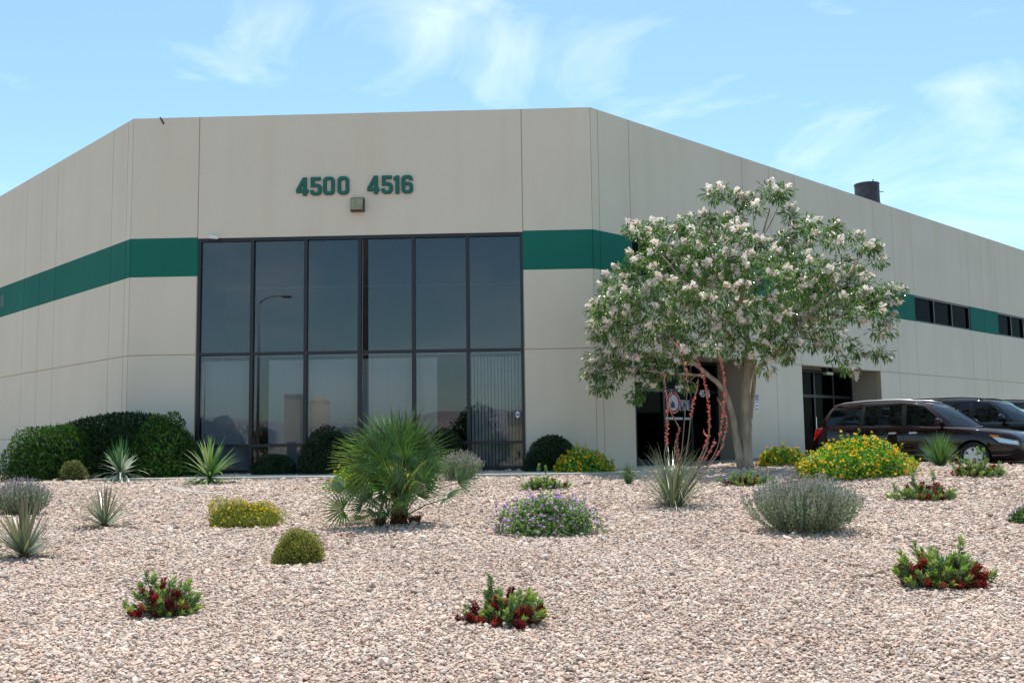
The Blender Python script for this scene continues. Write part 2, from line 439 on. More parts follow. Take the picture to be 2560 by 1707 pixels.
# right wall
jr = [0.0] + [WR.hit(px, py)[0] for px, py in [(1493, 275), (1570, 298), (1853, 390), (1920.5, 413), (1984, 434), (2180, 499), (2227, 515), (2274, 531), (2414, 579), (2448, 590), (2483, 602)]]
jr += [WR.hit(2483, 602)[0] + 4.9 * i for i in (1, 2)]
rec = [(jr[2], jr[3]), (jr[5], jr[6])]
rwin = [(jr[2], jr[3]), (jr[5], jr[6]), (jr[8], jr[9]), (jr[11], jr[12])]
opens = [(a, b_, -0.3, ZJ) for a, b_ in rec] + [(a, b_, ZSB, ZST) for a, b_ in rwin]
make_wall(WR, jr, [ZJ], ZT, True, opens)
# left wall
jl = [0.0] + [WLt.hit(px, py)[0] for px, py in [(307, 890), (285, 337), (147, 415), (108, 440), (70, 460)]]
jl += [jl[-1] + 4.4, jl[-1] + 6.0, jl[-1] + 7.5]
make_wall(WLt, jl, [1.06, ZJ], ZT, True, [])
TL, TR = jl[-1], jr[-1]
# roof, back and inner floor keep the inside dark
b = MB()
pts = [A + WFr.n * -0.23, B + WFr.n * -0.23, WR.O + WR.e * TR + WR.n * -0.22, WR.O + WR.e * TR + WLt.e * 10 + WR.n * -0.22, WLt.O + WLt.e * TL + WR.e * 10, WLt.O + WLt.e * TL + WLt.n * -0.22]
poly = [(p.x - A.x, p.y - A.y) for p in pts]
b.prism(poly, ZT - 0.9, ZT - 0.7); b.build('roof', M_ROOF, bld)
b = MB()
for i in range(2, 5):
    p, q = Vector(poly[i]), Vector(poly[i + 1]); d = (q - p).normalized(); nn = Vector((-d.y, d.x)) * 0.12
    b.prism([tuple(p - nn), tuple(q - nn), tuple(q + nn), tuple(p + nn)], -0.3, ZT)
b.build('rear_wall', M_WALL, bld)
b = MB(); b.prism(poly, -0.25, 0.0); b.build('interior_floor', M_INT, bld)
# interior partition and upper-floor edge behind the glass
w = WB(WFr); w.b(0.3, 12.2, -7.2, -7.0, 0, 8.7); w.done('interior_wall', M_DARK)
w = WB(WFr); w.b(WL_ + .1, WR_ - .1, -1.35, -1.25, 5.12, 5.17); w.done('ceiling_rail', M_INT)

# corner glazing
win = WB(WFr); fw = 0.09
win.b(WL_ + .012, WL_ + fw, -0.16, -0.02, 0.03, ZWT - .002); win.b(WR_ - fw, WR_ - .012, -0.16, -0.02, 0.03, ZWT - .002)
win.b(WL_ + fw, WR_ - fw, -0.16, -0.02, ZWT - fw, ZWT - .002); win.b(WL_ + fw, WR_ - fw, -0.16, -0.02, 0.03, 0.12)
window = win.done('window_frame', M_FRAME)
cols = [WL_ + 0.045 + (WR_ - WL_ - 0.09) * i / 6 for i in range(7)]
for c in cols[1:-1]:
    w = WB(WFr); w.b(c - 0.045, c + 0.045, -0.155, -0.012, 0.12, ZWT - fw); w.build('mullion', M_FRAME, window)
zr = [0.12, ZWL, ZWM, ZWT - fw]
for i in range(6):
    for zc in (ZWL, ZWM):
        w = WB(WFr); w.b(cols[i] + .045, cols[i + 1] - .045, -0.15, -0.018, zc - 0.04, zc + 0.04); w.build('transom', M_FRAME, window)
    for j in range(3):
        z0 = zr[j] + (0.04 if j else 0); z1 = zr[j + 1] - (0.04 if j < 2 else 0)
        w = WB(WFr); w.b(cols[i] + .043, cols[i + 1] - .043, -0.098, -0.088, z0 - .002, z1 + .002)
        w.build('pane', M_GLASS, window)
# vertical blinds behind the lower panes
slat_me = None
for i, spans in enumerate([[(0.0, 1.0)], [(0.27, 1.0)], [(0.0, 1.0)], [(0.0, 1.0)], [(0.0, 0.40)], [(0.0, 1.0)]]):
    c0, c1 = cols[i] + 0.05, cols[i + 1] - 0.05
    bl = empty('vertical_blind', WFr.P((c0 + c1) / 2, -0.3, 0.1), TH)
    nm = ['behind the leftmost lower pane', 'drawn partly aside behind the second lower pane from left', 'behind the third lower pane from left', 'behind the fourth lower pane beside the reflected pole', 'drawn aside to the left behind the fifth lower pane', 'with open dark gaps behind the rightmost lower pane'][i]
    tag(bl, 'off white vertical blind ' + nm, 'blind', 'vertical blinds behind the glass corner')
    hw = (c1 - c0) / 2
    r = MB(); r.box(-hw, hw, -0.03, 0.03, ZWM - 0.16, ZWM - 0.11); r.build('head_rail', M_BLIND, bl)
    pitch = 0.09
    n = int((c1 - c0) / pitch)
    for k in range(n):
        f = (k + 0.5) / n
        if not any(a <= f <= b_ for a, b_ in spans): continue
        me = bpy.data.meshes.get('slat_open' if i == 5 else 'slat')
        if me is None:
            q = MB(); wdt = 0.034 if i == 5 else 0.049
            q.box(-wdt, wdt, -0.0015, 0.0015, 0.02, ZWM - 0.26); me = q.mesh('slat_open' if i == 5 else 'slat')
        s_ = obj('slat', me, M_BLIND, bl)
        s_.location = (-hw + (k + 0.5) * (2 * hw / n), random.uniform(-.004, .004), 0)
        s_.rotation_euler = (0, 0, R(24 + random.uniform(-3, 3)))

# band windows of the right wall
for a, b_ in rwin:
    f = WB(WR); f.b(a + .012, a + .07, -0.16, -0.03, ZSB + .004, ZST - .004); f.b(b_ - .13, b_ - .012, -0.16, -0.03, ZSB + .004, ZST - .004)
    f.b(a + .07, b_ - .13, -0.16, -0.03, ZST - .08, ZST - .004); f.b(a + .07, b_ - .13, -0.16, -0.03, ZSB + .004, ZSB + .06)
    fo = f.done('window_frame', M_FRAME)
    nn = 3 if b_ - a > 4.5 else 2
    xs = [a + .07 + (b_ - .13 - a - .07) * k / nn for k in range(nn + 1)]
    for k in range(1, nn):
        w = WB(WR); w.b(xs[k] - .04, xs[k] + .04, -0.155, -0.028, ZSB + .06, ZST - .08); w.build('mullion', M_FRAME, fo)
    for k in range(nn):
        w = WB(WR); w.b(xs[k] + (.04 if k else 0) - .002, xs[k + 1] - (.04 if k < nn - 1 else 0) + .002, -0.105, -0.095, ZSB + .058, ZST - .078); w.build('pane', M_GLASS2, fo)
    w = WB(WR); w.b(a + .02, b_ - .02, -0.9, -0.85, ZSB - .2, ZST + .2); w.build('interior_wall', M_INT, fo)

# recessed entrances
def hit_depth(px, py, t_edge):
    """depth of a vertical edge that lies on the line t = t_edge"""
    lo, hi = 0.0, 6.0
    for _ in range(40):
        md = (lo + hi) / 2
        if WR.hit(px, py, -md)[0] < t_edge: lo = md
        else: hi = md
    return (lo + hi) / 2
DEP = [hit_depth(1793, 1100, rec[0][1]), hit_depth(2126, 1000, rec[1][1])]
print('joints', [round(v, 2) for v in jr], 'depth', DEP, 'left', [round(v, 2) for v in jl])
DEP = [min(max(d, 0.9), 2.6) for d in DEP]
def text_mesh(txt, size, offset=0.0, extrude=0.004, sx=1.0, align='CENTER'):
    cu = bpy.data.curves.new('txt', 'FONT'); cu.body = txt; cu.size = size; cu.offset = offset; cu.extrude = extrude
    cu.align_x = align; cu.resolution_u = 3
    o = bpy.data.objects.new('txt', cu); COL.objects.link(o); o.scale = (1, 1, 1)
    dg = bpy.context.evaluated_depsgraph_get(); me = bpy.data.meshes.new_from_object(o.evaluated_get(dg))
    bpy.data.objects.remove(o); bpy.data.curves.remove(cu)
    for v in me.vertices: v.co.x *= sx
    return me
def on_wall(me, name, W, t, out_, z, mt, parent, base=None):
    """text drawn in local xy is stood up on the wall, reading from outside"""
    Mx = Matrix(((W.e.x, 0, W.n.x, 0), (W.e.y, 0, W.n.y, 0), (0, 1, 0, 0), (0, 0, 0, 1)))
    p = W.P(t, out_, z)
    Mx.translation = p
    if parent is bld or base == 'bld': Mx = bld_inv @ Mx
    me.transform(Mx)
    me.materials.clear()
    return obj(name, me, mt, parent)
for k, (t0, t1) in enumerate(rec):
    d = DEP[k]
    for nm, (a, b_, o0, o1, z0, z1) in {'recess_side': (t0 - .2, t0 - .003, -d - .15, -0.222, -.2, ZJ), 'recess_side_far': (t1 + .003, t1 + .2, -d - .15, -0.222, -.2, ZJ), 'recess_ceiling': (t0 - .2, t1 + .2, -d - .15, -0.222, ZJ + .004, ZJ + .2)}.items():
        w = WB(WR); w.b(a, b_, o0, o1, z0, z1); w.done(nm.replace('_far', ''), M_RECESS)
    # cut faces of the opening
    w = WB(WR); w.b(t0, t1, -d - .02, -.222, -.2, 0.02); w.done('recess_floor', M_CONC)
    # storefront
    w = WB(WR); dz = 2.75
    w.b(t0, t0 + .08, -d, -d + .1, .02, ZJ); w.b(t1 - .08, t1, -d, -d + .1, .02, ZJ); w.b(t0 + .08, t1 - .08, -d, -d + .1, ZJ - .1, ZJ)
    st = w.done('entrance_frame', M_FRAME)
    n = 4; xs = [t0 + .08 + (t1 - t0 - .16) * i / n for i in range(n + 1)]
    for i in range(1, n):
        w = WB(WR); w.b(xs[i] - .05, xs[i] + .05, -d, -d + .1, .02, ZJ - .1); w.build('mullion', M_FRAME, st)
    for i in range(n):
        w = WB(WR); w.b(xs[i] + .05, xs[i + 1] - .05, -d, -d + .1, 2.2, 2.3); w.build('transom', M_FRAME, st)
        w = WB(WR); w.b(xs[i] + .05, xs[i + 1] - .05, -d, -d + .1, .02, .25 if i == 0 else .2); w.build('kick_rail', M_FRAME, st)
        w = WB(WR); w.b(xs[i] + .03, xs[i + 1] - .03, -d + .045, -d + .055, .2, 2.21); w.build('pane', M_GLASS2, st)
        w = WB(WR); w.b(xs[i] + .03, xs[i + 1] - .03, -d + .045, -d + .055, 2.29, ZJ - .08); w.build('pane', M_GLASS2, st)
    w = WB(WR); w.b(xs[2] - .09, xs[2] - .06, -d + .14, -d + .17, .9, 1.5); w.b(xs[2] - .09, xs[2] - .06, -d + .1, -d + .15, .92, .95); w.b(xs[2] - .09, xs[2] - .06, -d + .1, -d + .15, 1.45, 1.48); w.build('door_handle', M_CHROME, st)
    w = WB(WR); w.b(t0 - .1, t1 + .1, -d - 2.2, -d - 2.0, 0, ZJ + .3); w.build('interior_wall', M_DARK, st)

# painted block numbers on the front
_D = {'0': [[(0, .18), (.06, .06), (.18, 0), (.44, 0), (.56, .06), (.62, .18), (.62, .82), (.56, .94), (.44, 1), (.18, 1), (.06, .94), (0, .82)], [(.19, .24), (.24, .18), (.38, .18), (.43, .24), (.43, .76), (.38, .82), (.24, .82), (.19, .76)]],
      '4': [[(.36, 0), (.56, 0), (.56, .16), (.64, .16), (.64, .34), (.56, .34), (.56, 1), (.36, 1), (0, .34), (0, .16), (.36, .16)], [(.36, .34), (.36, .66), (.20, .34)]],
      '5': [[(.03, 1), (.03, .45), (.36, .45), (.42, .40), (.42, .23), (.37, .17), (.24, .17), (.19, .22), (.19, .29), (0, .29), (0, .18), (.06, .06), (.18, 0), (.43, 0), (.55, .06), (.61, .18), (.61, .46), (.54, .58), (.40, .63), (.22, .63), (.22, .82), (.56, .82), (.56, 1)]],
      '1': [[(.10, 0), (.30, 0), (.30, 1), (.15, 1), (0, .90), (0, .74), (.10, .74)]],
      '6': [[(0, .18), (.06, .06), (.18, 0), (.44, 0), (.56, .06), (.62, .18), (.62, .44), (.56, .56), (.44, .62), (.20, .62), (.20, .76), (.25, .83), (.37, .83), (.42, .78), (.42, .73), (.61, .73), (.61, .82), (.55, .94), (.44, 1), (.18, 1), (.06, .94), (0, .82)], [(.19, .23), (.24, .17), (.38, .17), (.43, .23), (.43, .40), (.38, .45), (.24, .45), (.19, .40)]]}
def block_digit(ch):
    cu = bpy.data.curves.new('digit', 'CURVE'); cu.dimensions = '2D'; cu.fill_mode = 'BOTH'; cu.extrude = .03
    for loop in _D[ch]:
        sp = cu.splines.new('POLY'); sp.points.add(len(loop) - 1); sp.use_cyclic_u = True
        for p_, (x_, y_) in zip(sp.points, loop): p_.co = (x_ * .51, y_ * .51, 0, 1)
    o_ = bpy.data.objects.new('digit', cu); COL.objects.link(o_)
    me_ = bpy.data.meshes.new_from_object(o_.evaluated_get(bpy.context.evaluated_depsgraph_get()))
    bpy.data.objects.remove(o_); bpy.data.curves.remove(cu)
    return me_
M_NUM = mat('green_number_paint', (0.008, 0.115, 0.085), 0.6)
dig = [('4', 756.5, 468), ('5', 790.5, 467), ('0', 823, 466), ('0', 859, 465), ('4', 934, 463.5), ('5', 968, 463), ('1', 991.5, 463), ('6', 1018.5, 462)]
for ch, px, py in dig:
    t, z = WFr.hit(px, py)
    me = block_digit(ch)
    ys = [v.co.y for v in me.vertices]; xs_ = [v.co.x for v in me.vertices]
    hh = max(ys) - min(ys); cyy = (max(ys) + min(ys)) / 2; cxx = (max(xs_) + min(xs_)) / 2
    for v in me.vertices: v.co.y = (v.co.y - cyy) * 0.50 / hh; v.co.x -= cxx
    on_wall(me, 'number_digit', WFr, t, 0.03, z, M_NUM, bld)
# white numbers, logo and lettering on the entrance glass
M_STK = mat('white_vinyl', (0.75, 0.75, 0.76), 0.5); M_RED = mat('red_vinyl', (0.45, 0.03, 0.035), 0.5); M_BLUE = mat('blue_vinyl', (0.02, 0.05, 0.20), 0.5)
d0 = DEP[0]; og = -d0 + 0.062
stf = [o for o in bld.children if o.name.startswith('entrance_frame')][0]
t, z = WR.hit(1759, 983, og)
me = text_mesh('4516', 0.30, 0.008, 0.002, 0.95); on_wall(me, 'door_number', WR, t, -d0 + .104, z - .11, M_STK, stf, 'bld')
def disc(rx, rz, n=28, r0=0.0):
    b_ = MB()
    if r0 == 0:
        b_.add([(0, 0, 0)] + [(rx * math.cos(2 * math.pi * i / n), rz * math.sin(2 * math.pi * i / n), 0) for i in range(n)], [(0, i + 1, (i + 1) % n + 1) for i in range(n)])
    else:
        vs = []
        for i in range(n):
            a_ = 2 * math.pi * i / n; vs += [(rx * math.cos(a_), rz * math.sin(a_), 0), (rx * r0 * math.cos(a_), rz * r0 * math.sin(a_), 0)]
        b_.add(vs, [(2 * i, 2 * ((i + 1) % n), 2 * ((i + 1) % n) + 1, 2 * i + 1) for i in range(n)])
    return b_.mesh('disc')
t, z = WR.hit(1683.5, 1006, og); lr = 0.335
on_wall(disc(lr, lr), 'logo_disc', WR, t, og, z, M_STK, stf, 'bld')
on_wall(disc(lr * .94, lr * .94, 28, .76), 'logo_ring', WR, t, og + .004, z, M_RED, stf, 'bld')
for rr in (.60, .42, .26): on_wall(disc(lr * rr, lr * rr, 24, .9), 'logo_swirl', WR, t, og + .004, z + .02, mat('grey_vinyl', (.35, .4, .5), .5), stf, 'bld')
q = MB(); q.add([(-.15, -.16, 0), (.06, -.16, 0), (.06, -.06, 0), (0.0, 0.03, 0), (-.08, .06, 0), (-.13, 0, 0), (-.15, -.08, 0)], [(0, 1, 2, 3, 4, 5, 6)])
on_wall(q.mesh('mark'), 'logo_mark', WR, t, og + .008, z, M_BLUE, stf, 'bld')
t2, z2 = WR.hit(1699, 1024, og)
on_wall(text_mesh('PDSI', 0.40, 0.022, 0.001, 0.78, 'LEFT'), 'logo_letters_outline', WR, t2, og, z2, M_STK, stf, 'bld')
on_wall(text_mesh('PDSI', 0.40, 0.0, 0.001, 0.78, 'LEFT'), 'logo_letters', WR, t2, og + .005, z2, M_BLUE, stf, 'bld')
ta, zb_ = WR.hit(1664, 1046, og); tb_, _ = WR.hit(1727, 1046, og)
nb = 16
for i in range(nb):
    if i in (5, 11): continue
    q = MB(); q.add([(0, 0, 0), ((tb_ - ta) / nb * .8, 0, 0), ((tb_ - ta) / nb * .8, .07, 0), (0, .07, 0)], [(0, 1, 2, 3)])
    on_wall(q.mesh('bar'), 'small_lettering', WR, ta + (tb_ - ta) * i / nb, og, zb_ - .03, M_STK, stf, 'bld')

# chipped rusty bracket at the parapet
t, z = WFr.hit(397, 303); w = WB(WFr); w.box(-.02, .02, 0.002, .02, -.2, .02, w.m @ Matrix.Translation((t + .05, 0, ZT)) @ Matrix.Rotation(R(-28), 4, 'Y')); w.done('rust_stained_bracket', M_RUST)

# ------------------------------------------------------------------ things fixed to the walls
def wall_thing(name, W, t, z, out_=0.0):
    o = empty(name, W.P(t, out_, z)); o.rotation_euler = (0, 0, math.atan2(W.e.y, W.e.x)); return o
# local axes of a wall thing: x along wall, -y outward
M_LENS = add_noise(mat('amber_lens', (0.3, 0.27, 0.15), 0.25), (0.26, 0.24, 0.13), (0.36, 0.34, 0.20), 6)
def wall_light(W, px, py, w_, h_, label, lensbelow=False, out_=0.0):
    t, z = W.hit(px, py, out_)
    o = wall_thing('wall_light', W, t, z, out_)
    tag(o, label, 'wall light')
    b_ = MB(); b_.box(-w_ / 2, w_ / 2, -.05, 0, -h_ / 2, h_ / 2)
    b_.add([(-w_ / 2, -.05, -h_ / 2), (w_ / 2, -.05, -h_ / 2), (w_ / 2, -.05, h_ / 2), (-w_ / 2, -.05, h_ / 2), (-w_ / 2 + .02, -.2, -h_ / 2 + .01), (w_ / 2 - .02, -.2, -h_ / 2 + .01), (w_ / 2 - .02, -.12, h_ / 2), (-w_ / 2 + .02, -.12, h_ / 2)],
           [(3, 2, 6, 7), (0, 4, 5, 1), (0, 3, 7, 4), (1, 5, 6, 2)])
    b_.build('housing', M_FRAME, o)
    q = MB(); k = -.2
    if lensbelow: q.box(-w_ / 2 + .03, w_ / 2 - .03, -.18, -.03, -h_ / 2 - .1, -h_ / 2)
    else: q.add([(-w_ / 2 + .028, -.2, -h_ / 2 + .018), (w_ / 2 - .028, -.2, -h_ / 2 + .018), (w_ / 2 - .028, -.122, h_ / 2 - .012), (-w_ / 2 + .028, -.122, h_ / 2 - .012), (-w_ / 2 + .028, -.17, -h_ / 2 + .018), (w_ / 2 - .028, -.17, -h_ / 2 + .018), (w_ / 2 - .028, -.09, h_ / 2 - .012), (-w_ / 2 + .028, -.09, h_ / 2 - .012)], [(0, 1, 2, 3), (0, 4, 5, 1), (1, 5, 6, 2), (2, 6, 7, 3), (3, 7, 4, 0)])
    q.build('lens', M_LENS, o)
    if not lensbelow:
        q = MB(); q.box(-w_ / 2 + .05, w_ / 2 - .06, -.205, -.19, -h_ / 2 + .002, -h_ / 2 + .03); q.build('rust_patch', M_RUST, o)
    return o
wall_light(WFr, 895, 514, .37, .37, 'square wall light with amber lens between the numbers above the glass corner')
wall_light(WLt, 4, 754, .34, .42, 'dark box wall light on the green band at the left edge')
o = wall_light(WR, 2063, 925, .5, .16, 'dark lamp with amber lens hanging over the second recessed entrance', True, -0.35)
# small white floodlight on the window head
t, z = WFr.hit(537, 596)
o = wall_thing('flood_light', WFr, t, z + .02); tag(o, 'small white flood light at the upper left corner of the glazing', 'flood light')
b = MB(); b.tube([(-.13, -.1, 0), (-.1, -.1, 0), (.1, -.1, -.02), (.14, -.1, -.02)], [.025, .05, .05, .03], 10); b.build('lamp_body', M_WHITE, o, True)
b = MB(); b.tube([(0, 0, .02), (0, -.07, .01)], .02, 8); b.build('bracket', M_WHITE, o)
# signs
def sign(W, pxc, pyc, w_, h_, label, lines, pict=False):
    t, z = W.hit(pxc, pyc); o = wall_thing('wall_sign', W, t, z); tag(o, label, 'sign')
    b_ = MB(); b_.box(-w_ / 2, w_ / 2, -.012, 0, -h_ / 2, h_ / 2); b_.build('sign_board', M_WHITE, o)
    for (txt, size, zz_, mt) in lines:
        me = text_mesh(txt, size, size * .02, .001, .8)
        me.transform(Matrix(((1, 0, 0, 0), (0, 0, -1, -.014), (0, 1, 0, zz_), (0, 0, 0, 1)))); me.materials.clear(); obj('lettering', me, mt, o)
    return o
o = sign(WR, 1892, 1007, .20, .56, 'white and blue wheelchair parking sign on the wall beside the tree trunk', [('RESERVED', .045, .0, M_BLUE), ('PARKING', .05, -.1, M_BLUE), ('ONLY', .07, -.22, M_BLUE)])
b = MB(); b.box(-.085, .085, -.0145, -.012, .07, .26); pb = b.build('blue_panel', mat('sign_blue', (.02, .11, .33), .4), o)
b = MB()
b.tube([(-.02, -.017, .225), (-.012, -.017, .16), (.03, -.017, .155), (.045, -.017, .11), (.06, -.017, .11)], .009, 6)
b.tube([(.02 - .0 + .042 * math.cos(a_) - .025, -.017, .128 + .042 * math.sin(a_)) for a_ in [math.pi * .6 + i * math.pi * 1.4 / 10 for i in range(11)]], .007, 6)
b.tube([(-.02, -.017, .2), (.03, -.017, .198)], .007, 6); b.tube([(-.024, -.017, .232), (-.024, -.017, .25)], .014, 8)
b.build('wheelchair_symbol', M_STK, pb)
sign(WR, 1550, 886, .26, .30, 'small white sign with red letters half hidden behind the tree leaves', [('CAT', .13, -.05, M_RED)])
t, z = WFr.hit(1294, 1036, -.087); o = wall_thing('window_sticker', WFr, t, z, -.087); tag(o, 'white diamond alarm sticker on the lower right window pane', 'sticker')
b = MB(); b.add([(0, -.002, -.1), (.09, -.002, 0), (0, -.002, .1), (-.09, -.002, 0), (0, 0, -.1), (.09, 0, 0), (0, 0, .1), (-.09, 0, 0)], [(0, 1, 2, 3), (7, 6, 5, 4), (0, 4, 5, 1), (1, 5, 6, 2), (2, 6, 7, 3), (3, 7, 4, 0)]); b.build('diamond', M_STK, o)
b = MB(); b.box(-.11, .11, -.005, -.0025, -.018, .018); b.build('dark_bar', M_BLUE, o)
# roof vent
vp = at_y(2167, 470, 41.0); vd = 0.95
o = empty('roof_vent', (vp.x, vp.y, ZT - .7)); tag(o, 'dark round steel vent pipe standing on the roof above the right wall', 'roof vent')
rv = at_y(2136, 470, 41).x; rad = (at_y(2197, 470, 41).x - rv) / 2; top = at_y(2167, 461, 41).z - (ZT - .7)
M_VENT = add_noise(mat('dark_vent_steel', (.03, .027, .035), .55, .3), (.022, .02, .028), (.05, .042, .05), 3)
b = MB(); b.tube([(0, 0, 0), (0, 0, top - .03), (0, 0, top - .03), (0, 0, top)], [rad * .97, rad * .97, rad, rad], 28); b.build('pipe', M_VENT, o)
b = MB(); b.tube([(0, 0, top * .62), (0, 0, top * .62 + .05)], rad * 1.01, 28, False); b.build('hoop', M_VENT, o)
b = MB(); b.tube([(rad * .2, -rad * .8, top - .05), (rad * .25, -rad * .8, top + .1)], .022, 6); b.tube([(rad * .95, 0, top - .33), (rad * 1.35, 0, top - .33)], .018, 6); b.tube([(-rad * .95, -.1, top - .14), (-rad * 1.15, -.1, top - .1)], .018, 6); b.build('bracket', M_VENT, o)

# ------------------------------------------------------------------ gravel stones (uncountable: one object)
def stone_mesh(i):
    rg = np.random.default_rng(100 + i)
    import bmesh
    bm = bmesh.new(); bmesh.ops.create_icosphere(bm, subdivisions=1, radius=1.0)
    for v in bm.verts:
        v.co *= rg.uniform(0.78, 1.12)
    sx, sy, sz = rg.uniform(.85, 1.25), rg.uniform(.7, 1.0), rg.uniform(.42, .72)
    for v in bm.verts: v.co = Vector((v.co.x * sx, v.co.y * sy, v.co.z * sz))
    me = bpy.data.meshes.new('stone'); bm.to_mesh(me); bm.free()
    return me
M_STONE = bpy.data.materials.new('gravel_stone'); M_STONE.use_nodes = True
t_ = M_STONE.node_tree; b_ = t_.nodes['Principled BSDF']; b_.inputs['Roughness'].default_value = 0.85; b_.inputs['Specular IOR Level'].default_value = 0.25
oi = N(t_, 'ShaderNodeObjectInfo'); rp = N(t_, 'ShaderNodeValToRGB'); t_.links.new(oi.outputs['Random'], rp.inputs[0])
stops = [(0.0, (0.263, 0.183, 0.15)), (0.08, (0.426, 0.29, 0.227)), (0.2, (0.572, 0.4, 0.308)), (0.36, (0.597, 0.46, 0.357)), (0.5, (0.49, 0.392, 0.322)), (0.62, (0.67, 0.535, 0.427)), (0.74, (0.41, 0.331, 0.287)), (0.84, (0.735, 0.627, 0.526)), (0.93, (0.312, 0.247, 0.216)), (1.0, (0.522, 0.452, 0.392))]
cr_ = rp.color_ramp; cr_.interpolation = 'LINEAR'
while len(cr_.elements) < len(stops): cr_.elements.new(0.5)
for e_, (p_, c_) in zip(cr_.elements, stops): e_.position = p_; e_.color = (*c_, 1)
pn = N(t_, 'ShaderNodeTexNoise'); pn.inputs['Scale'].default_value = .55; pn.inputs['Detail'].default_value = 5; t_.links.new(oi.outputs['Location'], pn.inputs['Vector'])
pr = N(t_, 'ShaderNodeValToRGB'); pr.color_ramp.elements[0].position = .33; pr.color_ramp.elements[1].position = .62; pr.color_ramp.elements[0].color = (.88, .86, .85, 1); pr.color_ramp.elements[1].color = (1.0, 1.0, 1.0, 1)
t_.links.new(pn.outputs['Fac'], pr.inputs[0])
pm = N(t_, 'ShaderNodeMix'); pm.data_type = 'RGBA'; pm.blend_type = 'MULTIPLY'; pm.inputs[0].default_value = 1.0      # dustier and cleaner patches of stone
t_.links.new(rp.outputs[0], pm.inputs[6]); t_.links.new(pr.outputs[0], pm.inputs[7]); t_.links.new(pm.outputs[2], b_.inputs['Base Color'])
stone_col = bpy.data.collections.new('gravel_stone_shapes')
for i in range(8):
    me = stone_mesh(i); me.materials.append(M_STONE); stone_col.objects.link(bpy.data.objects.new('stone_shape', me))

def in_walk(x, y):
    t, n = loc_R(x, y)
    a = (t > -0.1) & (t < 3.56) & (n < 2.03)
    c = (t > KERB_T - .02)
    dx, dy = x - A.x, y - A.y
    tf = dx * WFr.e.x + dy * WFr.e.y; nf = dx * WFr.n.x + dy * WFr.n.y
    f = (tf > .45) & (tf < 12.9) & (nf > 1.45) & (nf < 3.13)
    tl = dx * WLt.e.x + dy * WLt.e.y; nl = dx * WLt.n.x + dy * WLt.n.y
    inside = ((nf < 0.02) & (nl < 0.02) & (n < 0.02))
    return (a | (c & (n > 0)) | f | inside)
P = []
for (y0, y1, sp, sc) in [(4.6, 8, .026, .0142), (8, 11.5, .029, .0158), (11.5, 16, .037, .0194), (16, 22, .048, .0240), (22, 29, .060, .030), (29, 38, .085, .04)]:
    hw = lambda y: 0.56 * y + 2.2
    xs = np.arange(-hw(y1), hw(y1), sp); ys = np.arange(y0, y1, sp * .93)
    X, Y = np.meshgrid(xs, ys); X = X + (np.arange(len(ys))[:, None] % 2) * sp * .5
    X = X + RNG.uniform(-.42, .42, X.shape) * sp; Y = Y + RNG.uniform(-.42, .42, Y.shape) * sp
    X, Y = X.ravel(), Y.ravel()
    ok = (np.abs(X) < hw(Y)) & ~in_walk(X, Y)
    X, Y = X[ok], Y[ok]
    S = .95 * sc * np.exp(RNG.normal(0, .32, len(X))) * np.where(RNG.random(len(X)) < .03, 1.5, 1.0)
    P.append(np.stack([X, Y, tz(X, Y) + S * RNG.uniform(.1, .6, len(X)), S], 1))
P = np.concatenate(P); nP = len(P)
me = bpy.data.meshes.new('gravel'); me.vertices.add(nP); me.vertices.foreach_set('co', P[:, :3].astype(np.float32).ravel())
a = me.attributes.new('sc', 'FLOAT', 'POINT'); a.data.foreach_set('value', P[:, 3].astype(np.float32))
a = me.attributes.new('rt', 'FLOAT_VECTOR', 'POINT')
rt = np.stack([RNG.normal(0, .35, nP), RNG.normal(0, .35, nP), RNG.uniform(0, 6.28, nP)], 1).astype(np.float32); a.data.foreach_set('vector', rt.ravel())
grav = obj('gravel', me, M_STONE); tag(grav, 'pinkish tan crushed gravel covering the whole planting bed', 'gravel', kind='stuff')
ng = bpy.data.node_groups.new('scatter_stones', 'GeometryNodeTree')
ng.interface.new_socket('Geometry', in_out='INPUT', socket_type='NodeSocketGeometry'); ng.interface.new_socket('Geometry', in_out='OUTPUT', socket_type='NodeSocketGeometry')
gi = ng.nodes.new('NodeGroupInput'); go = ng.nodes.new('NodeGroupOutput')
mp_ = ng.nodes.new('GeometryNodeMeshToPoints'); ip = ng.nodes.new('GeometryNodeInstanceOnPoints'); ci = ng.nodes.new('GeometryNodeCollectionInfo')
ci.inputs['Collection'].default_value = stone_col; ci.inputs['Separate Children'].default_value = True; ci.inputs['Reset Children'].default_value = True
s1 = ng.nodes.new('GeometryNodeInputNamedAttribute'); s1.data_type = 'FLOAT'; s1.inputs['Name'].default_value = 'sc'
s2 = ng.nodes.new('GeometryNodeInputNamedAttribute'); s2.data_type = 'FLOAT_VECTOR'; s2.inputs['Name'].default_value = 'rt'
ip.inputs['Pick Instance'].default_value = True
L_ = ng.links.new
L_(gi.outputs[0], mp_.inputs['Mesh']); L_(mp_.outputs[0], ip.inputs['Points']); L_(ci.outputs[0], ip.inputs['Instance'])
L_(s1.outputs['Attribute'], ip.inputs['Scale']); L_(s2.outputs['Attribute'], ip.inputs['Rotation']); L_(ip.outputs[0], go.inputs[0])
md = grav.modifiers.new('scatter', 'NODES'); md.node_group = ng
print('stones', nP)

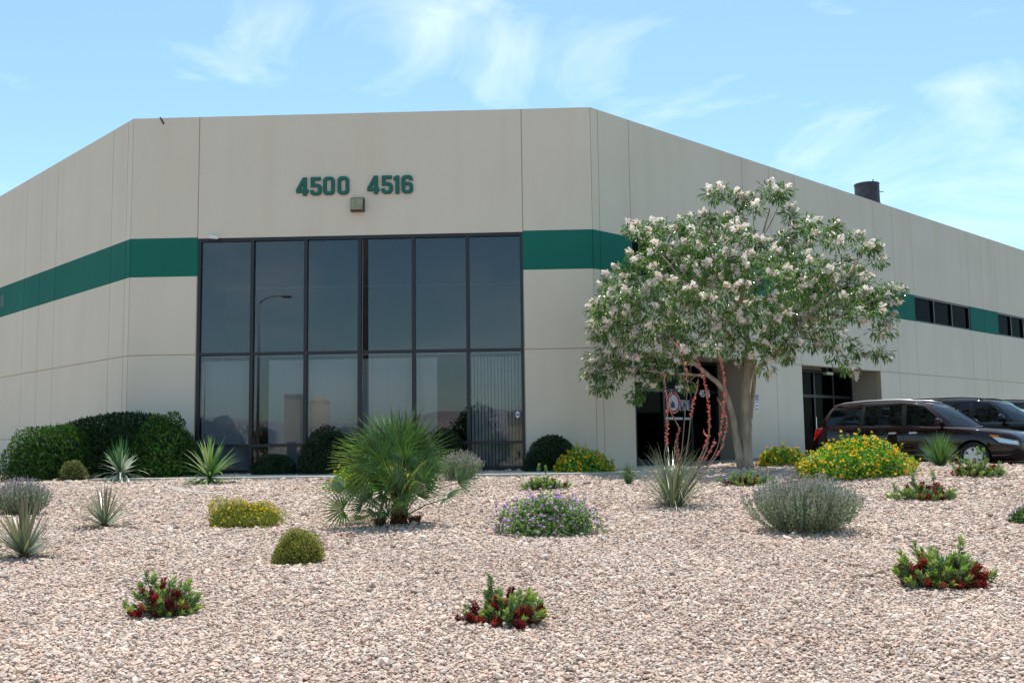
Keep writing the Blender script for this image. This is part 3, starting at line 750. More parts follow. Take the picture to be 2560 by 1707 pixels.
# ------------------------------------------------------------------ plant toolkit
def unit(v): return v / np.maximum(np.linalg.norm(v, axis=-1, keepdims=True), 1e-9)
def rdirs(n): return unit(RNG.normal(size=(n, 3)))
def frames(d, ref=None):
    """local y along d, local z near ref"""
    y = unit(d); ref = rdirs(len(d)) if ref is None else np.broadcast_to(ref, d.shape)
    x = unit(np.cross(y, ref + 1e-4 * rdirs(len(d)))); z = np.cross(x, y)
    return np.stack([x, y, z], 2)
def inst(T, F, M, pos, scale, col):
    """copies of template T (k,3) -> V, F, C"""
    T = np.asarray(T, float); F = np.asarray(F); n, k = len(pos), len(T)
    sc_ = np.broadcast_to(np.asarray(scale, float).reshape(n, -1) if np.ndim(scale) else np.full((n, 1), scale), (n, 3)) if not (np.ndim(scale) == 2 and np.shape(scale)[1] == 3) else np.asarray(scale)
    V = np.einsum('nij,nkj->nki', M, T[None] * sc_[:, None, :]) + pos[:, None, :]
    Fi = (F[None] + (np.arange(n) * k)[:, None, None]).reshape(-1, F.shape[1])
    C = np.repeat(col[:, None, :], k, 1).reshape(-1, 3)
    return V.reshape(-1, 3), Fi, C
LEAF_T = np.array([(0, 0, 0), (-.5, .42, .10), (0, 1, -.12), (.5, .42, .10)]); LEAF_F = np.array([(0, 3, 2), (0, 2, 1)])
LEAF_F4 = np.array([(0, 3, 2, 1)])
_oc = np.array([(1, 0, 0), (-1, 0, 0), (0, 1, 0), (0, -1, 0), (0, 0, 1), (0, 0, -1)], float)
OCT_F = np.array([(0, 2, 4), (2, 1, 4), (1, 3, 4), (3, 0, 4), (2, 0, 5), (1, 2, 5), (3, 1, 5), (0, 3, 5)])
def flower_T(n=5):
    vs = [(0, 0, -.1)]; fs = []
    for i in range(n):
        a_ = 2 * math.pi * i / n; da = math.pi / n * .8
        o_ = len(vs)
        vs += [(.6 * math.cos(a_ - da), .6 * math.sin(a_ - da), .22), (math.cos(a_), math.sin(a_), .12), (.6 * math.cos(a_ + da), .6 * math.sin(a_ + da), .22)]
        fs += [(0, o_, o_ + 1), (0, o_ + 1, o_ + 2)]
    return np.array(vs), np.array(fs)
FLW_T, FLW_F = flower_T()
def cmix(n, cols, jit=.12):
    cols = np.array(cols); c = cols[RNG.integers(0, len(cols), n)]
    return np.clip(c * np.exp(RNG.normal(0, jit, (n, 1))) * np.exp(RNG.normal(0, jit * .35, (n, 3))), 0, 1)
def cat(parts):
    o = 0; Vs, Fs, Cs = [], [], []
    for V, F, C in parts:
        Vs.append(V); Fs.append(F + o); Cs.append(C); o += len(V)
    return np.concatenate(Vs), np.concatenate(Fs), np.concatenate(Cs)
def part(name, geo, mt, parent, smooth=False):
    V, F, C = geo
    return obj(name, mesh_np(name, V, F, C, smooth), mt, parent)
def blades(az, el, L, w, bend, base, col, K=6, tipcol=None, fold=.0):
    """curved ribbons; all inputs arrays of length n"""
    n = len(az); t = np.linspace(0, 1, K + 1)
    ang = el[:, None] - bend[:, None] * t[None] ** 1.4
    ds = (L / K)[:, None]
    r = np.concatenate([np.zeros((n, 1)), np.cumsum(np.cos(ang[:, :-1]) * ds, 1)], 1)
    z = np.concatenate([np.zeros((n, 1)), np.cumsum(np.sin(ang[:, :-1]) * ds, 1)], 1)
    ca, sa = np.cos(az)[:, None], np.sin(az)[:, None]
    cpt = np.stack([r * ca, r * sa, z], 2) + base[:, None, :]
    prof = np.minimum(1, (.55 + 1.5 * t)) * (1 - t ** 2.2) + .03
    side = np.stack([-sa, ca, 0 * sa], 2); hw = (w[:, None] * .5 * prof[None])[:, :, None]
    V = np.stack([cpt - side * hw, cpt + side * hw], 2).reshape(-1, 3)
    b0 = (np.arange(n) * 2 * (K + 1))[:, None] + (np.arange(K) * 2)[None]
    F = np.stack([b0, b0 + 1, b0 + 3, b0 + 2], 2).reshape(-1, 4)
    cc = np.repeat(col[:, None, :], (K + 1), 1)
    if tipcol is not None: cc = cc * (1 - (t ** 2)[None, :, None]) + np.array(tipcol)[None, None] * (t ** 2)[None, :, None]
    C = np.repeat(cc[:, :, None, :], 2, 2).reshape(-1, 3)
    return V, F, C
def mound_pts(n, rx, ry, rz, shell=.35, lump=.18, nl=6, lv=None, p=2.0):
    """points in the outer part of a lumpy half ellipsoid"""
    d = rdirs(n); d[:, 2] = np.abs(d[:, 2]) * np.where(RNG.random(n) < .12, -.15, 1); d = unit(d)
    lv, amp = lv if lv is not None else (rdirs(nl * 3), RNG.uniform(.3, 1, nl * 3))
    b_ = ((np.clip(d @ lv.T, 0, 1) ** 9) * amp).max(1)
    fac = 1 - lump + lump * 1.6 * b_; fac = fac / np.percentile(fac, 70)
    r = (1 - shell * RNG.random(n) ** 1.6) * fac
    if p != 2.0: r = r / (np.abs(d) ** p).sum(1) ** (1 / p)
    return d * r[:, None] * np.array([rx, ry, rz]), d
def plant(name, px, py, label, cat_, group=None):
    p, s = place(px, py); o = empty(name, p); tag(o, label, cat_, group); return o, s, p
def twigs(parent, n, rx, ry, rz, r=.004, col=None):
    b_ = MB()
    for i in range(n):
        a_ = random.uniform(0, 6.28); q = random.uniform(.3, .8); e_ = Vector((rx * q * math.cos(a_), ry * q * math.sin(a_), rz * random.uniform(.4, .85)))
        b_.tube([(0, 0, -.02), e_ * .5 + Vector((0, 0, rz * .08)), e_], [r * 1.6, r, r * .5], 4, False)
    return b_.build('stems', M_STEM, parent)

# ---- mounds of lantana, damianita and clipped shrubs
def shrub(name, px, py, wpx, hpx, label, cat_, group, leafcols, n, leaf, lw, Y=None, mt=None, shell=.4, lump=.2, flowers=None, up=.3, ry=None, jit=.18, depthk=.9, zlow=0.0, inner=0.0, shoots=0, boxy=2.0):
    o, s, p = plant(name, px, py, label, cat_, group)
    gk = 1.0; rx, rz = wpx * s / 2 * gk, hpx * s * gk; ry_ = rx * depthk
    if Y is None: o.location.y += ry_ * .8           # the pixel is the near foot of the plant
    else:                                            # stands at a known distance in front of the wall
        q_ = at_y(px, py, Y); o.location.x, o.location.y = q_.x, Y; s = Y / F_PX; rx, rz = wpx * s / 2 * gk, hpx * s * gk; ry_ = rx * depthk
    o.location.z = float(tz(o.location.x, o.location.y))
    LV = (unit(rdirs(30) * [1, 1, .7] + [0, 0, .22]), RNG.uniform(.35, 1, 30))
    pt, d = mound_pts(n, rx, ry_, rz, shell, lump, lv=LV, p=boxy)
    pt[:, 2] += zlow
    dirs = unit(d * .8 + rdirs(n) * .9 + np.array([0, 0, up]))
    sc_ = leaf * RNG.uniform(.7, 1.25, n)
    scl = np.stack([sc_ * lw, sc_, sc_], 1)
    g_ = inst(LEAF_T, LEAF_F, frames(dirs, unit(d + [0, 0, .6])), pt, scl, cmix(n, leafcols, jit))
    nc = n // 4; pc, dc = mound_pts(nc, rx * .80, ry_ * .80, rz * .80, .25, lump, lv=LV, p=boxy); sc_ = leaf * 1.9 * RNG.uniform(.8, 1.2, nc)
    gc = inst(LEAF_T, LEAF_F, frames(unit(rdirs(nc) + dc * .2), unit(dc + rdirs(nc) * .4)), pc, np.stack([sc_ * max(lw, .5), sc_, sc_], 1), cmix(nc, leafcols, jit))
    gl = [g_, gc]; sh_tip = None
    if shoots:
        pb, db = mound_pts(shoots, rx, ry_, rz, .05, lump, lv=LV, p=boxy); db = unit(db + [0, 0, .45] + rdirs(shoots) * .3); ls = RNG.uniform(.4, 1.0, shoots) * (.20 * (rx + rz) * .5 if flowers else .10)
        sh_tip = pb + db * ls[:, None]; m_ = np.repeat(np.arange(shoots), 9); u = RNG.random((len(m_), 1))
        ps = pb[m_] + db[m_] * ls[m_][:, None] * u; sd = unit(db[m_] * .6 + rdirs(len(m_))); sc_ = leaf * RNG.uniform(.6, 1.1, len(m_))
        gl.append(inst(LEAF_T, LEAF_F, frames(sd, np.array([0, 0, 1.])), ps, np.stack([sc_ * lw, sc_, sc_], 1), cmix(len(m_), leafcols, jit)))
    part('foliage', cat(gl), mt or M_LEAF, o)
    twigs(o, 14, rx, ry_, rz)
    if flowers:
        fn, fs, fcols, side = flowers
        pt, d = mound_pts(fn, rx * 1.0, ry_ * 1.0, rz * 1.02, .08, lump, lv=LV, p=boxy)
        k = np.ones(fn, bool)
        if side is not None: k = side(pt / np.array([rx, ry_, rz]))
        pt, d = pt[k], d[k]
        if sh_tip is not None: pt = np.concatenate([pt, sh_tip]); d = np.concatenate([d, unit(sh_tip)])
        fn = len(pt)
        T = _oc * np.array([1, 1, .6]); sc_ = fs * RNG.uniform(.6, 1.25, fn)
        g_ = inst(T, OCT_F, frames(rdirs(fn) * .5 + [0, 1, 0], unit(d + [0, 0, .5])), pt, sc_, cmix(fn, fcols, .12))
        # petals break the outline of each head
        m_ = np.repeat(np.arange(fn), 4); pd = unit(d[m_] * .7 + rdirs(len(m_)))
        g2 = inst(LEAF_T, LEAF_F, frames(pd), pt[m_] + pd * sc_[m_][:, None] * .4, np.stack([sc_[m_] * .7, sc_[m_] * .9, sc_[m_]], 1), cmix(len(m_), fcols, .15))
        part('blossoms', cat([g_, g2]), M_PETAL, o)
    return o
LANT = [(0.12, 0.28, 0.036), (0.17, 0.38, 0.044), (0.09, 0.2, 0.028), (0.24, 0.44, 0.06)]
YEL = [(.85, .52, .010), (.88, .60, .02), (.80, .42, .008), (.88, .66, .06)]
DARKG = [(.018, .045, .012), (.026, .062, .014), (.012, .032, .010), (.032, .072, .018)]
shrub('yellow_lantana', 2165, 1199, 286, 96, 'largest yellow-flowering lantana bush, in front of the maroon van', 'flowering shrub', 'yellow lantanas', LANT, 9000, .055, .62, flowers=(900, .027, YEL, None), lump=.3, shoots=110)
shrub('yellow_lantana', 1953, 1168, 135, 44, 'low yellow lantana at the wall between the tree trunk and the van', 'flowering shrub', 'yellow lantanas', LANT, 2600, .055, .6, flowers=(330, .034, YEL, None), lump=.3, Y=24.4, shoots=40)
shrub('yellow_lantana', 1467, 1188, 172, 62, 'yellow lantana beside the round dark shrub right of the glass corner', 'flowering shrub', 'yellow lantanas', LANT, 4200, .055, .6, flowers=(360, .031, YEL, None), lump=.3, shoots=60)
shrub('yellow_lantana', 925, 1232, 270, 62, 'yellow lantana half hidden behind the fan palm', 'flowering shrub', 'yellow lantanas', LANT, 3600, .055, .6, flowers=(210, .030, YEL, None), lump=.3, shoots=40)
PURP = [(.52, .30, .58), (.62, .40, .66), (.45, .24, .52), (.70, .54, .72)]
shrub('purple_lantana', 1378, 1345, 262, 104, 'trailing lantana with lilac flower heads in the middle of the gravel', 'flowering shrub', 'purple lantanas', [(.12, .23, .06), (.18, .31, .08), (.09, .17, .045), (.28, .37, .14)], 4200, .042, .62, flowers=(330, .022, PURP, None), lump=.35, depthk=1.0, shoots=120)
shrub('purple_lantana', 2600, 1312, 110, 46, 'sprig of lilac lantana cut off by the right edge', 'flowering shrub', 'purple lantanas', [(.07, .14, .03), (.1, .2, .04)], 1000, .04, .6, flowers=(70, .019, PURP, None), lump=.35, shoots=25)
DAM = [(0.221, 0.255, 0.048), (0.306, 0.34, 0.076), (0.17, 0.204, 0.041), (0.357, 0.357, 0.102)]
shrub('damianita_shrub', 597, 1322, 204, 72, 'wide olive mound covered in bright yellow flowers on the left gravel', 'flowering shrub', 'olive flowering mounds', DAM, 9000, .030, .28, flowers=(900, .013, [(.80, .58, .02), (.78, .48, .015), (.7, .6, .1)], lambda q: (q[:, 2] > .45) | ((q[:, 0] < -.3) & (q[:, 2] < .3) & (RNG.random(len(q)) < .3))), lump=.42, shell=.3, up=.7, depthk=.75, shoots=60)
shrub('damianita_shrub', 735, 1413, 138, 86, 'round olive mound with few faded flowers below the yellow one', 'flowering shrub', 'olive flowering mounds', DAM + [(.11, .07, .035)], 7000, .026, .28, flowers=(230, .009, [(.50, .46, .14), (.42, .38, .10)], None), lump=.15, shell=.3, up=.7, depthk=.8)
HEDGE = [(0.024, 0.067, 0.014), (0.036, 0.098, 0.017), (0.014, 0.041, 0.01), (0.06, 0.138, 0.019)]
shrub('clipped_hedge', 130, 1200, 225, 134, 'bright green clipped shrub at the left end of the hedge row', 'shrub', 'clipped hedge shrubs', [(.026, .07, .014), (.05, .125, .02), (.016, .045, .010), (.085, .17, .026)], 11000, .075, .34, shell=.3, lump=.10, up=.5, depthk=.8, Y=24.3, shoots=220, boxy=2.7)
shrub('clipped_hedge', 285, 1197, 400, 160, 'tall dark green clipped shrub in the middle of the hedge row', 'shrub', 'clipped hedge shrubs', DARKG, 24000, .08, .34, shell=.3, lump=.08, up=.5, depthk=.55, Y=25.1, shoots=260, boxy=2.7)
shrub('clipped_hedge', 408, 1192, 170, 145, 'clipped shrub with bright new tips beside the glass corner', 'shrub', 'clipped hedge shrubs', [(.03, .085, .016), (.07, .17, .025), (.02, .05, .012), (.13, .25, .03)], 9500, .08, .36, shell=.35, lump=.22, up=.4, depthk=.8, Y=24.5, shoots=240, boxy=2.7)
shrub('clipped_hedge', 478, 1192, 60, 98, 'small shoot of hedge reaching in front of the window frame', 'shrub', 'clipped hedge shrubs', HEDGE, 1800, .08, .36, shell=.5, lump=.4, up=.5, Y=24.4)
shrub('round_shrub', 820, 1184, 152, 122, 'round dark shrub under the window left of the fan palm', 'shrub', 'round shrubs below the glass', DARKG + [(.05, .03, .015)], 8500, .06, .5, shell=.3, lump=.06, depthk=.9, Y=25.2, shoots=90)
shrub('round_shrub', 685, 1184, 112, 56, 'low dark shrub under the second window column from the left', 'shrub', 'round shrubs below the glass', DARKG, 4200, .06, .5, shell=.3, lump=.1, Y=25.35)
shrub('round_shrub', 1112, 1182, 122, 112, 'round dark shrub under the window right behind the fan palm', 'shrub', 'round shrubs below the glass', DARKG + [(.04, .035, .015)], 7500, .06, .5, shell=.3, lump=.06, Y=25.2, shoots=80)
shrub('round_shrub', 1380, 1183, 140, 94, 'round dark green shrub against the beige wall right of the window', 'shrub', 'round shrubs below the glass', DARKG, 8500, .06, .5, shell=.28, lump=.06, Y=25.1, shoots=90)
shrub('olive_shrub', 172, 1204, 66, 54, 'small pale yellow-green shrub beside the striped yucca', 'shrub', None, [(.16, .19, .06), (.22, .25, .09), (.10, .13, .04)], 1900, .07, .35, lump=.12, up=.8)

# ---- grey sage: upright twigs with purple-grey tips
def sage(px, py, wpx, hpx, label, n=420, tip=(.40, .345, .36), leafc=((.22, .285, .17), (.30, .36, .235), (.16, .215, .12)), nl=26):
    o, s, p = plant('sage_bush', px, py, label, 'shrub', 'grey sage bushes')
    rx, rz = wpx * s / 2, hpx * s; ry_ = rx * .8
    o.location.y += ry_ * .75; o.location.z = float(tz(o.location.x, o.location.y))
    a_ = RNG.uniform(0, 6.283, n); q = np.sqrt(RNG.random(n))
    b0 = np.stack([rx * .45 * q * np.cos(a_), ry_ * .45 * q * np.sin(a_), 0 * q], 1)
    hmax = rz * np.sqrt(np.maximum(.12, 1 - .62 * q ** 2)) * RNG.uniform(.82, 1.06, n)
    e0 = np.stack([rx * .98 * q * np.cos(a_), ry_ * .98 * q * np.sin(a_), hmax], 1)
    e0[:, :2] *= RNG.uniform(.9, 1.06, (n, 1))
    mid = (b0 + e0) / 2 + np.stack([e0[:, 0] * .22, e0[:, 1] * .22, 0 * q], 1)
    tt = RNG.random((n, nl)) ** .65; tt = tt[:, :, None]
    pt = ((1 - tt) ** 2 * b0[:, None] + 2 * tt * (1 - tt) * mid[:, None] + tt ** 2 * e0[:, None]).reshape(-1, 3)
    tang = unit((2 * (1 - tt) * (mid - b0)[:, None] + 2 * tt * (e0 - mid)[:, None]).reshape(-1, 3))
    nn = len(pt); t1 = tt.reshape(-1)
    dirs = unit(tang * .9 + rdirs(nn) * .75)
    sz = RNG.uniform(.7, 1.2, nn) * .032
    lc = cmix(nn, leafc, .16); tipc = cmix(nn, [tip, (tip[0] * .8, tip[1] * .85, tip[2] * .85), (.2, .22, .15)], .15)
    k = (t1 + RNG.normal(0, .10, nn)) > .84
    col = np.where(k[:, None], tipc, lc); sz = np.where(k, sz * .75, sz)
    part('foliage', inst(LEAF_T, LEAF_F, frames(dirs), pt, np.stack([sz * .5, sz, sz], 1), col), M_LEAF, o)
    V, F, C = blades(np.arctan2(e0[:, 1], e0[:, 0]), np.arctan2(e0[:, 2], np.hypot(e0[:, 0] - b0[:, 0], e0[:, 1] - b0[:, 1])) , np.linalg.norm(e0 - b0, axis=1), np.full(n, .006), np.full(n, -.12), b0, cmix(n, [(.14, .14, .10), (.17, .14, .12)]), 4)
    part('stems', (V, F, C), M_LEAF, o)
    return o
sage(2040, 1345, 335, 152, 'large grey-green sage bush with faded lilac spikes at right', 760, nl=30)
sage(30, 1292, 155, 96, 'lilac-grey sage bush at the left edge behind the spiky agave', 420, (.52, .40, .50))
sage(1148, 1203, 128, 76, 'small lilac-grey sage bush to the right of the fan palm', 420, (.52, .43, .46))

# ---- dwarf bottlebrush
def bottlebrush(px, py, wpx, hpx, label, nsh=46, nfl=20, seed=0, tall=None):
    nsh = int(nsh * 1.7); nfl = int(nfl * 1.6)
    o, s, p = plant('bottlebrush_shrub', px, py, label, 'flowering shrub', 'dwarf bottlebrush shrubs')
    rx, rz = wpx * s / 2 * 1.22, hpx * s * .82; ry_ = rx * .75
    o.location.y += ry_ * .7; o.location.z = float(tz(o.location.x, o.location.y))
    n = nsh + nfl
    d = rdirs(n); d[:, 2] = np.abs(d[:, 2]) * .9 + .1; d = unit(d)
    r = RNG.uniform(.50, 1.05, n)
    sk = rdirs(7); r = r * (.72 + .42 * (np.clip(d @ sk.T, 0, 1) ** 3).max(1))       # every bush its own uneven outline
    fb = unit(RNG.normal(size=3) * [1, .3, .2]); d[nsh:] = unit(d[nsh:] + fb * RNG.uniform(0, .7) + [0, -.25, 0]); d[:, 2] = np.abs(d[:, 2]); tipp = d * r[:, None] * np.array([rx, ry_, rz]); tipp[:, 2] = np.maximum(tipp[:, 2], .035)
    if tall:
        for i, (tx, th) in enumerate(tall): tipp[i] = (rx * tx, 0, rz * th / .92); d[i] = (.1 * tx, 0, 1)
    ax = unit(d * np.array([1, 1, .7]) + np.array([0, 0, .55]) + RNG.normal(0, .25, (n, 3)))
    lobes = []
    Ls = np.clip(.20 * rx * RNG.uniform(.85, 1.4, n), .05, .115)
    nl = 46
    # leafy shoots
    for lo_, hi_, kind in ((0, nsh, 'leaf'), (nsh, n, 'leafbase')):
        m_ = hi_ - lo_
        k = nl if kind == 'leaf' else 16
        t = RNG.random((m_, k)) if kind == 'leaf' else RNG.uniform(-1.3, -.1, (m_, k))
        pos = tipp[lo_:hi_, None] + ax[lo_:hi_, None] * ((t - .85) * (Ls[lo_:hi_, None] * 1.35))[:, :, None]
        rad = rdirs(m_ * k).reshape(m_, k, 3); rad = unit(rad - (rad * ax[lo_:hi_, None]).sum(-1, keepdims=True) * ax[lo_:hi_, None])
        dr = unit(rad * (.95 - .45 * np.clip(t, 0, 1)[:, :, None]) + ax[lo_:hi_, None] * (.35 + .7 * np.clip(t, 0, 1)[:, :, None]))
        ln = (Ls[lo_:hi_, None] * RNG.uniform(.42, .62, (m_, k))).reshape(-1)
        new = np.clip(t, 0, 1).reshape(-1)[:, None]
        base = cmix(m_ * k, [(.11, .19, .08), (.15, .24, .11), (.19, .26, .17)], .15); tip_ = cmix(m_ * k, [(.40, .50, .09), (.30, .44, .09)], .15)
        sh = np.repeat(RNG.uniform(.35, 1.0, m_), k)[:, None]
        col = base * (1 - new ** 1.2 * sh) + tip_ * new ** 1.2 * sh
        lobes.append(inst(LEAF_T, LEAF_F, frames(dr.reshape(-1, 3), None), pos.reshape(-1, 3), np.stack([ln * .26, ln, ln], 1), col))
    part('foliage', cat(lobes), M_LEAF, o)
    m_ = nfl; k = 150
    if m_:
        t = RNG.random((m_, k)); pos = tipp[nsh:, None] * .93 + ax[nsh:, None] * ((t - .6) * Ls[nsh:, None] * .95)[:, :, None]
        rad = rdirs(m_ * k).reshape(m_, k, 3); rad = unit(rad - (rad * ax[nsh:, None]).sum(-1, keepdims=True) * ax[nsh:, None])
        dr = unit(rad + ax[nsh:, None] * .25).reshape(-1, 3)
        ln = (Ls[nsh:, None] * RNG.uniform(.32, .42, (m_, k))).reshape(-1)
        hue = np.repeat(cmix(m_, [(.24, .025, .025), (.34, .04, .03), (.16, .02, .03), (.33, .09, .05)], .2), k, 0)
        part('blossoms', inst(LEAF_T, LEAF_F, frames(dr), pos.reshape(-1, 3), np.stack([ln * .11, ln, ln], 1), hue * np.exp(RNG.normal(0, .2, (m_ * k, 1)))), M_PETAL, o)
    b_ = MB()
    for i in range(n):
        e_ = Vector(tipp[i]); b_.tube([(0, 0, -.01), Vector((e_.x * .6, e_.y * .6, e_.z * .3 + .01)), e_ - Vector(ax[i]) * Ls[i] * .4, e_], [.006, .004, .0035, .002], 4, False)
    b_.build('stems', M_STEM, o)
    return o
bottlebrush(402, 1550, 185, 98, 'dwarf bottlebrush with dark red brushes at lower left of the gravel', 52, 18, tall=[(-.55, 1.18), (-.35, 1.1)])
bottlebrush(1275, 1572, 205, 100, 'dwarf bottlebrush with many red brushes at the bottom centre', 52, 26, tall=[(-.42, 1.32), (-.40, 1.12)])
bottlebrush(2392, 1475, 228, 105, 'dense dwarf bottlebrush at the lower right, brushes mostly at its foot', 62, 26, tall=[(.35, 1.12), (-.5, 1.05)])
bottlebrush(2326, 1256, 150, 64, 'dwarf bottlebrush right of the large sage bush', 30, 16, tall=[(.32, 1.2), (-.25, 1.15)])
bottlebrush(2465, 1196, 140, 62, 'pale green dwarf bottlebrush in front of the van headlight', 46, 10, tall=[(.05, 1.25), (.22, 1.2)])
bottlebrush(1876, 1218, 112, 52, 'dwarf bottlebrush at the foot of the tree trunk', 34, 8)
bottlebrush(1357, 1228, 120, 50, 'dwarf bottlebrush just behind the lilac lantana', 36, 7, tall=[(-.1, 1.35), (.12, 1.25)])

# ---- yuccas: every leaf its own part
def yucca(px, py, wpx, hpx, label, n, wleaf, cols, droop, tipc=None, up=0.25, group='spiky yuccas', fl=1.0, el_lo=-5, trunk=0.0, into=None):
    if into is None: o, s, p = plant('yucca', px, py, label, 'yucca', group)
    else: o = into; s = place(px, py)[1]
    Lw = wpx * s / 2 * 1.3; Lh = hpx * s
    if into is None: o.location.y += Lw * .35; o.location.z = float(tz(o.location.x, o.location.y))
    for i in range(n):
        f = i / n
        el = R(el_lo + (92 - el_lo) * f ** 1.25 + random.uniform(-9, 9)); az = random.uniform(0, 6.283)
        L = (Lw * math.cos(el) ** 2 + Lh * math.sin(el) ** 2) * random.uniform(.82, 1.08) * fl
        bend = R(droop) * (1 - f * .75) * random.uniform(.5, 1.4)
        V, F, C = blades(np.array([az]), np.array([el]), np.array([L]), np.array([wleaf * random.uniform(.8, 1.2)]), np.array([bend]), np.array([[.02 * math.cos(az), .02 * math.sin(az), trunk + .03 + f * .04]]), cmix(1, cols, .15), 5, tipc)
        part('leaf', (V, F, C), M_WAXY, o)
    if into is None: b_ = MB(); b_.tube([(0, 0, -.05), (0, 0, .05 + trunk)], [.06, .045], 8); b_.build('trunk', M_FIBRE, o)
    return o
YG = [(0.112, 0.188, 0.053), (0.15, 0.24, 0.068), (0.09, 0.15, 0.045), (0.21, 0.255, 0.09)]
YB = [(0.16, 0.216, 0.136), (0.208, 0.256, 0.16), (0.136, 0.184, 0.096), (0.272, 0.288, 0.16)]
yucca(242, 1325, 196, 98, 'thin-leaved yucca alone on the left gravel slope', 100, .028, YB, 12, (.2, .13, .08))
yucca(38, 1402, 190, 140, 'spiky agave-like yucca cut off by the left edge', 95, .040, YB, 10, (.16, .12, .07), el_lo=8)
yk = yucca(288, 1207, 150, 66, 'yucca with green heart and pale drooping lower leaves before the hedge', 62, .055, [(.36, .43, .34), (.45, .50, .40), (.18, .29, .15)], 75, None, trunk=.14, el_lo=-15)
yucca(288, 1206, 62, 96, '', 30, .05, [(.035, .12, .03), (.05, .16, .04)], 8, None, el_lo=55, trunk=.14, into=yk)
yucca(512, 1212, 172, 104, 'bright green yucca with curling lower leaves left of the window frame', 120, .055, [(.11, .23, .05), (.16, .30, .06), (.08, .17, .045), (.30, .36, .18)], 55, None, trunk=.1, el_lo=-20)

# ---- grass clumps
def clump(name, px, py, wpx, hpx, label, n, w, cols, bend, el_lo=40, cat_='grass clump', spread=.12):
    o, s, p = plant(name, px, py, label, cat_)
    H = hpx * s; Wd = wpx * s / 2
    o.location.y += Wd * .3; o.location.z = float(tz(o.location.x, o.location.y))
    az = RNG.uniform(0, 6.283, n); f = RNG.random(n); el = np.radians(el_lo + (93 - el_lo) * f ** .8)
    L = np.hypot(Wd * np.cos(el), H * np.sin(el)) * RNG.uniform(.75, 1.1, n) * 1.05
    q = np.sqrt(RNG.random(n)) * Wd * spread
    base = np.stack([q * np.cos(az), q * np.sin(az), np.full(n, -.01)], 1)
    part('leaves', blades(az, el, L, np.full(n, w) * RNG.uniform(.7, 1.3, n), np.radians(bend) * RNG.uniform(.3, 1.5, n), base, cmix(n, cols, .18), 7), M_WAXY, o)
    return o, H, s
clump('grass_clump', 2358, 1167, 112, 84, 'dark green grass clump in front of the van front wheel', 520, .011, [(.08, .19, .04), (.11, .24, .05), (.06, .14, .03), (.18, .26, .09)], 25, 30)
clump('grass_clump', 1572, 1212, 56, 54, 'small green grass tuft between the yellow lantana and the red yucca', 160, .012, [(.06, .13, .04), (.09, .17, .05)], 20, 45)
ry_o, H_, s_r = clump('red_yucca', 1690, 1272, 330, 160, 'red yucca with grey-green strap leaves and tall coral flower stalks', 230, .016, [(.15, .19, .10), (.20, .23, .13), (.12, .15, .08), (.26, .26, .16)], 62, 18, 'flowering plant', .14)
base = ry_o.location.copy(); Yr = base.y
def rp4(x, y): return (x / 3.92 + 1440, y / 3.92 + 850)
stalks = [([(1030, 1380), (1040, 1050), (1070, 700), (1090, 450), (1062, 240), (1000, 80), (820, -160)], (.10, .42), .35),
          ([(990, 1380), (870, 1180), (888, 1000), (897, 800), (893, 640), (875, 480), (862, 300)], (.02, .58), 1.0),
          ([(1080, 1380), (1250, 1150), (1300, 900), (1300, 640), (1270, 470), (1225, 300), (1180, 170)], (.02, .45), .9),
          ([(1100, 1380), (1350, 1130), (1420, 850), (1455, 640), (1465, 480), (1430, 260), (1382, 95)], (.02, .52), 1.0),
          ([(1050, 1380), (1090, 1050), (1120, 800), (1150, 620), (1185, 480), (1200, 375)], (.02, .32), .9),
          ([(1090, 1380), (1240, 1150), (1285, 1000), (1310, 860), (1300, 650)], (.02, .55), .9),
          ([(1120, 1380), (1380, 1130), (1455, 950), (1478, 800), (1430, 660), (1380, 560)], (.02, .5), .7),
          ([(1020, 1380), (1010, 1180), (985, 1000), (1010, 880), (975, 790), (925, 690), (940, 480)], (.02, .75), .7),
          ([(1100, 1380), (1330, 1060), (1345, 1010), (1360, 960)], (.02, .35), .9),
          ([(1090, 1380), (1280, 1000), (1262, 930), (1250, 875)], (.02, .3), .9),
          ([(1010, 1380), (1012, 1230), (975, 1100), (965, 1040)], (.02, .45), .8)]
CORAL = [(.72, .15, .15), (.78, .22, .20), (.66, .11, .12), (.80, .32, .26), (.76, .38, .28)]
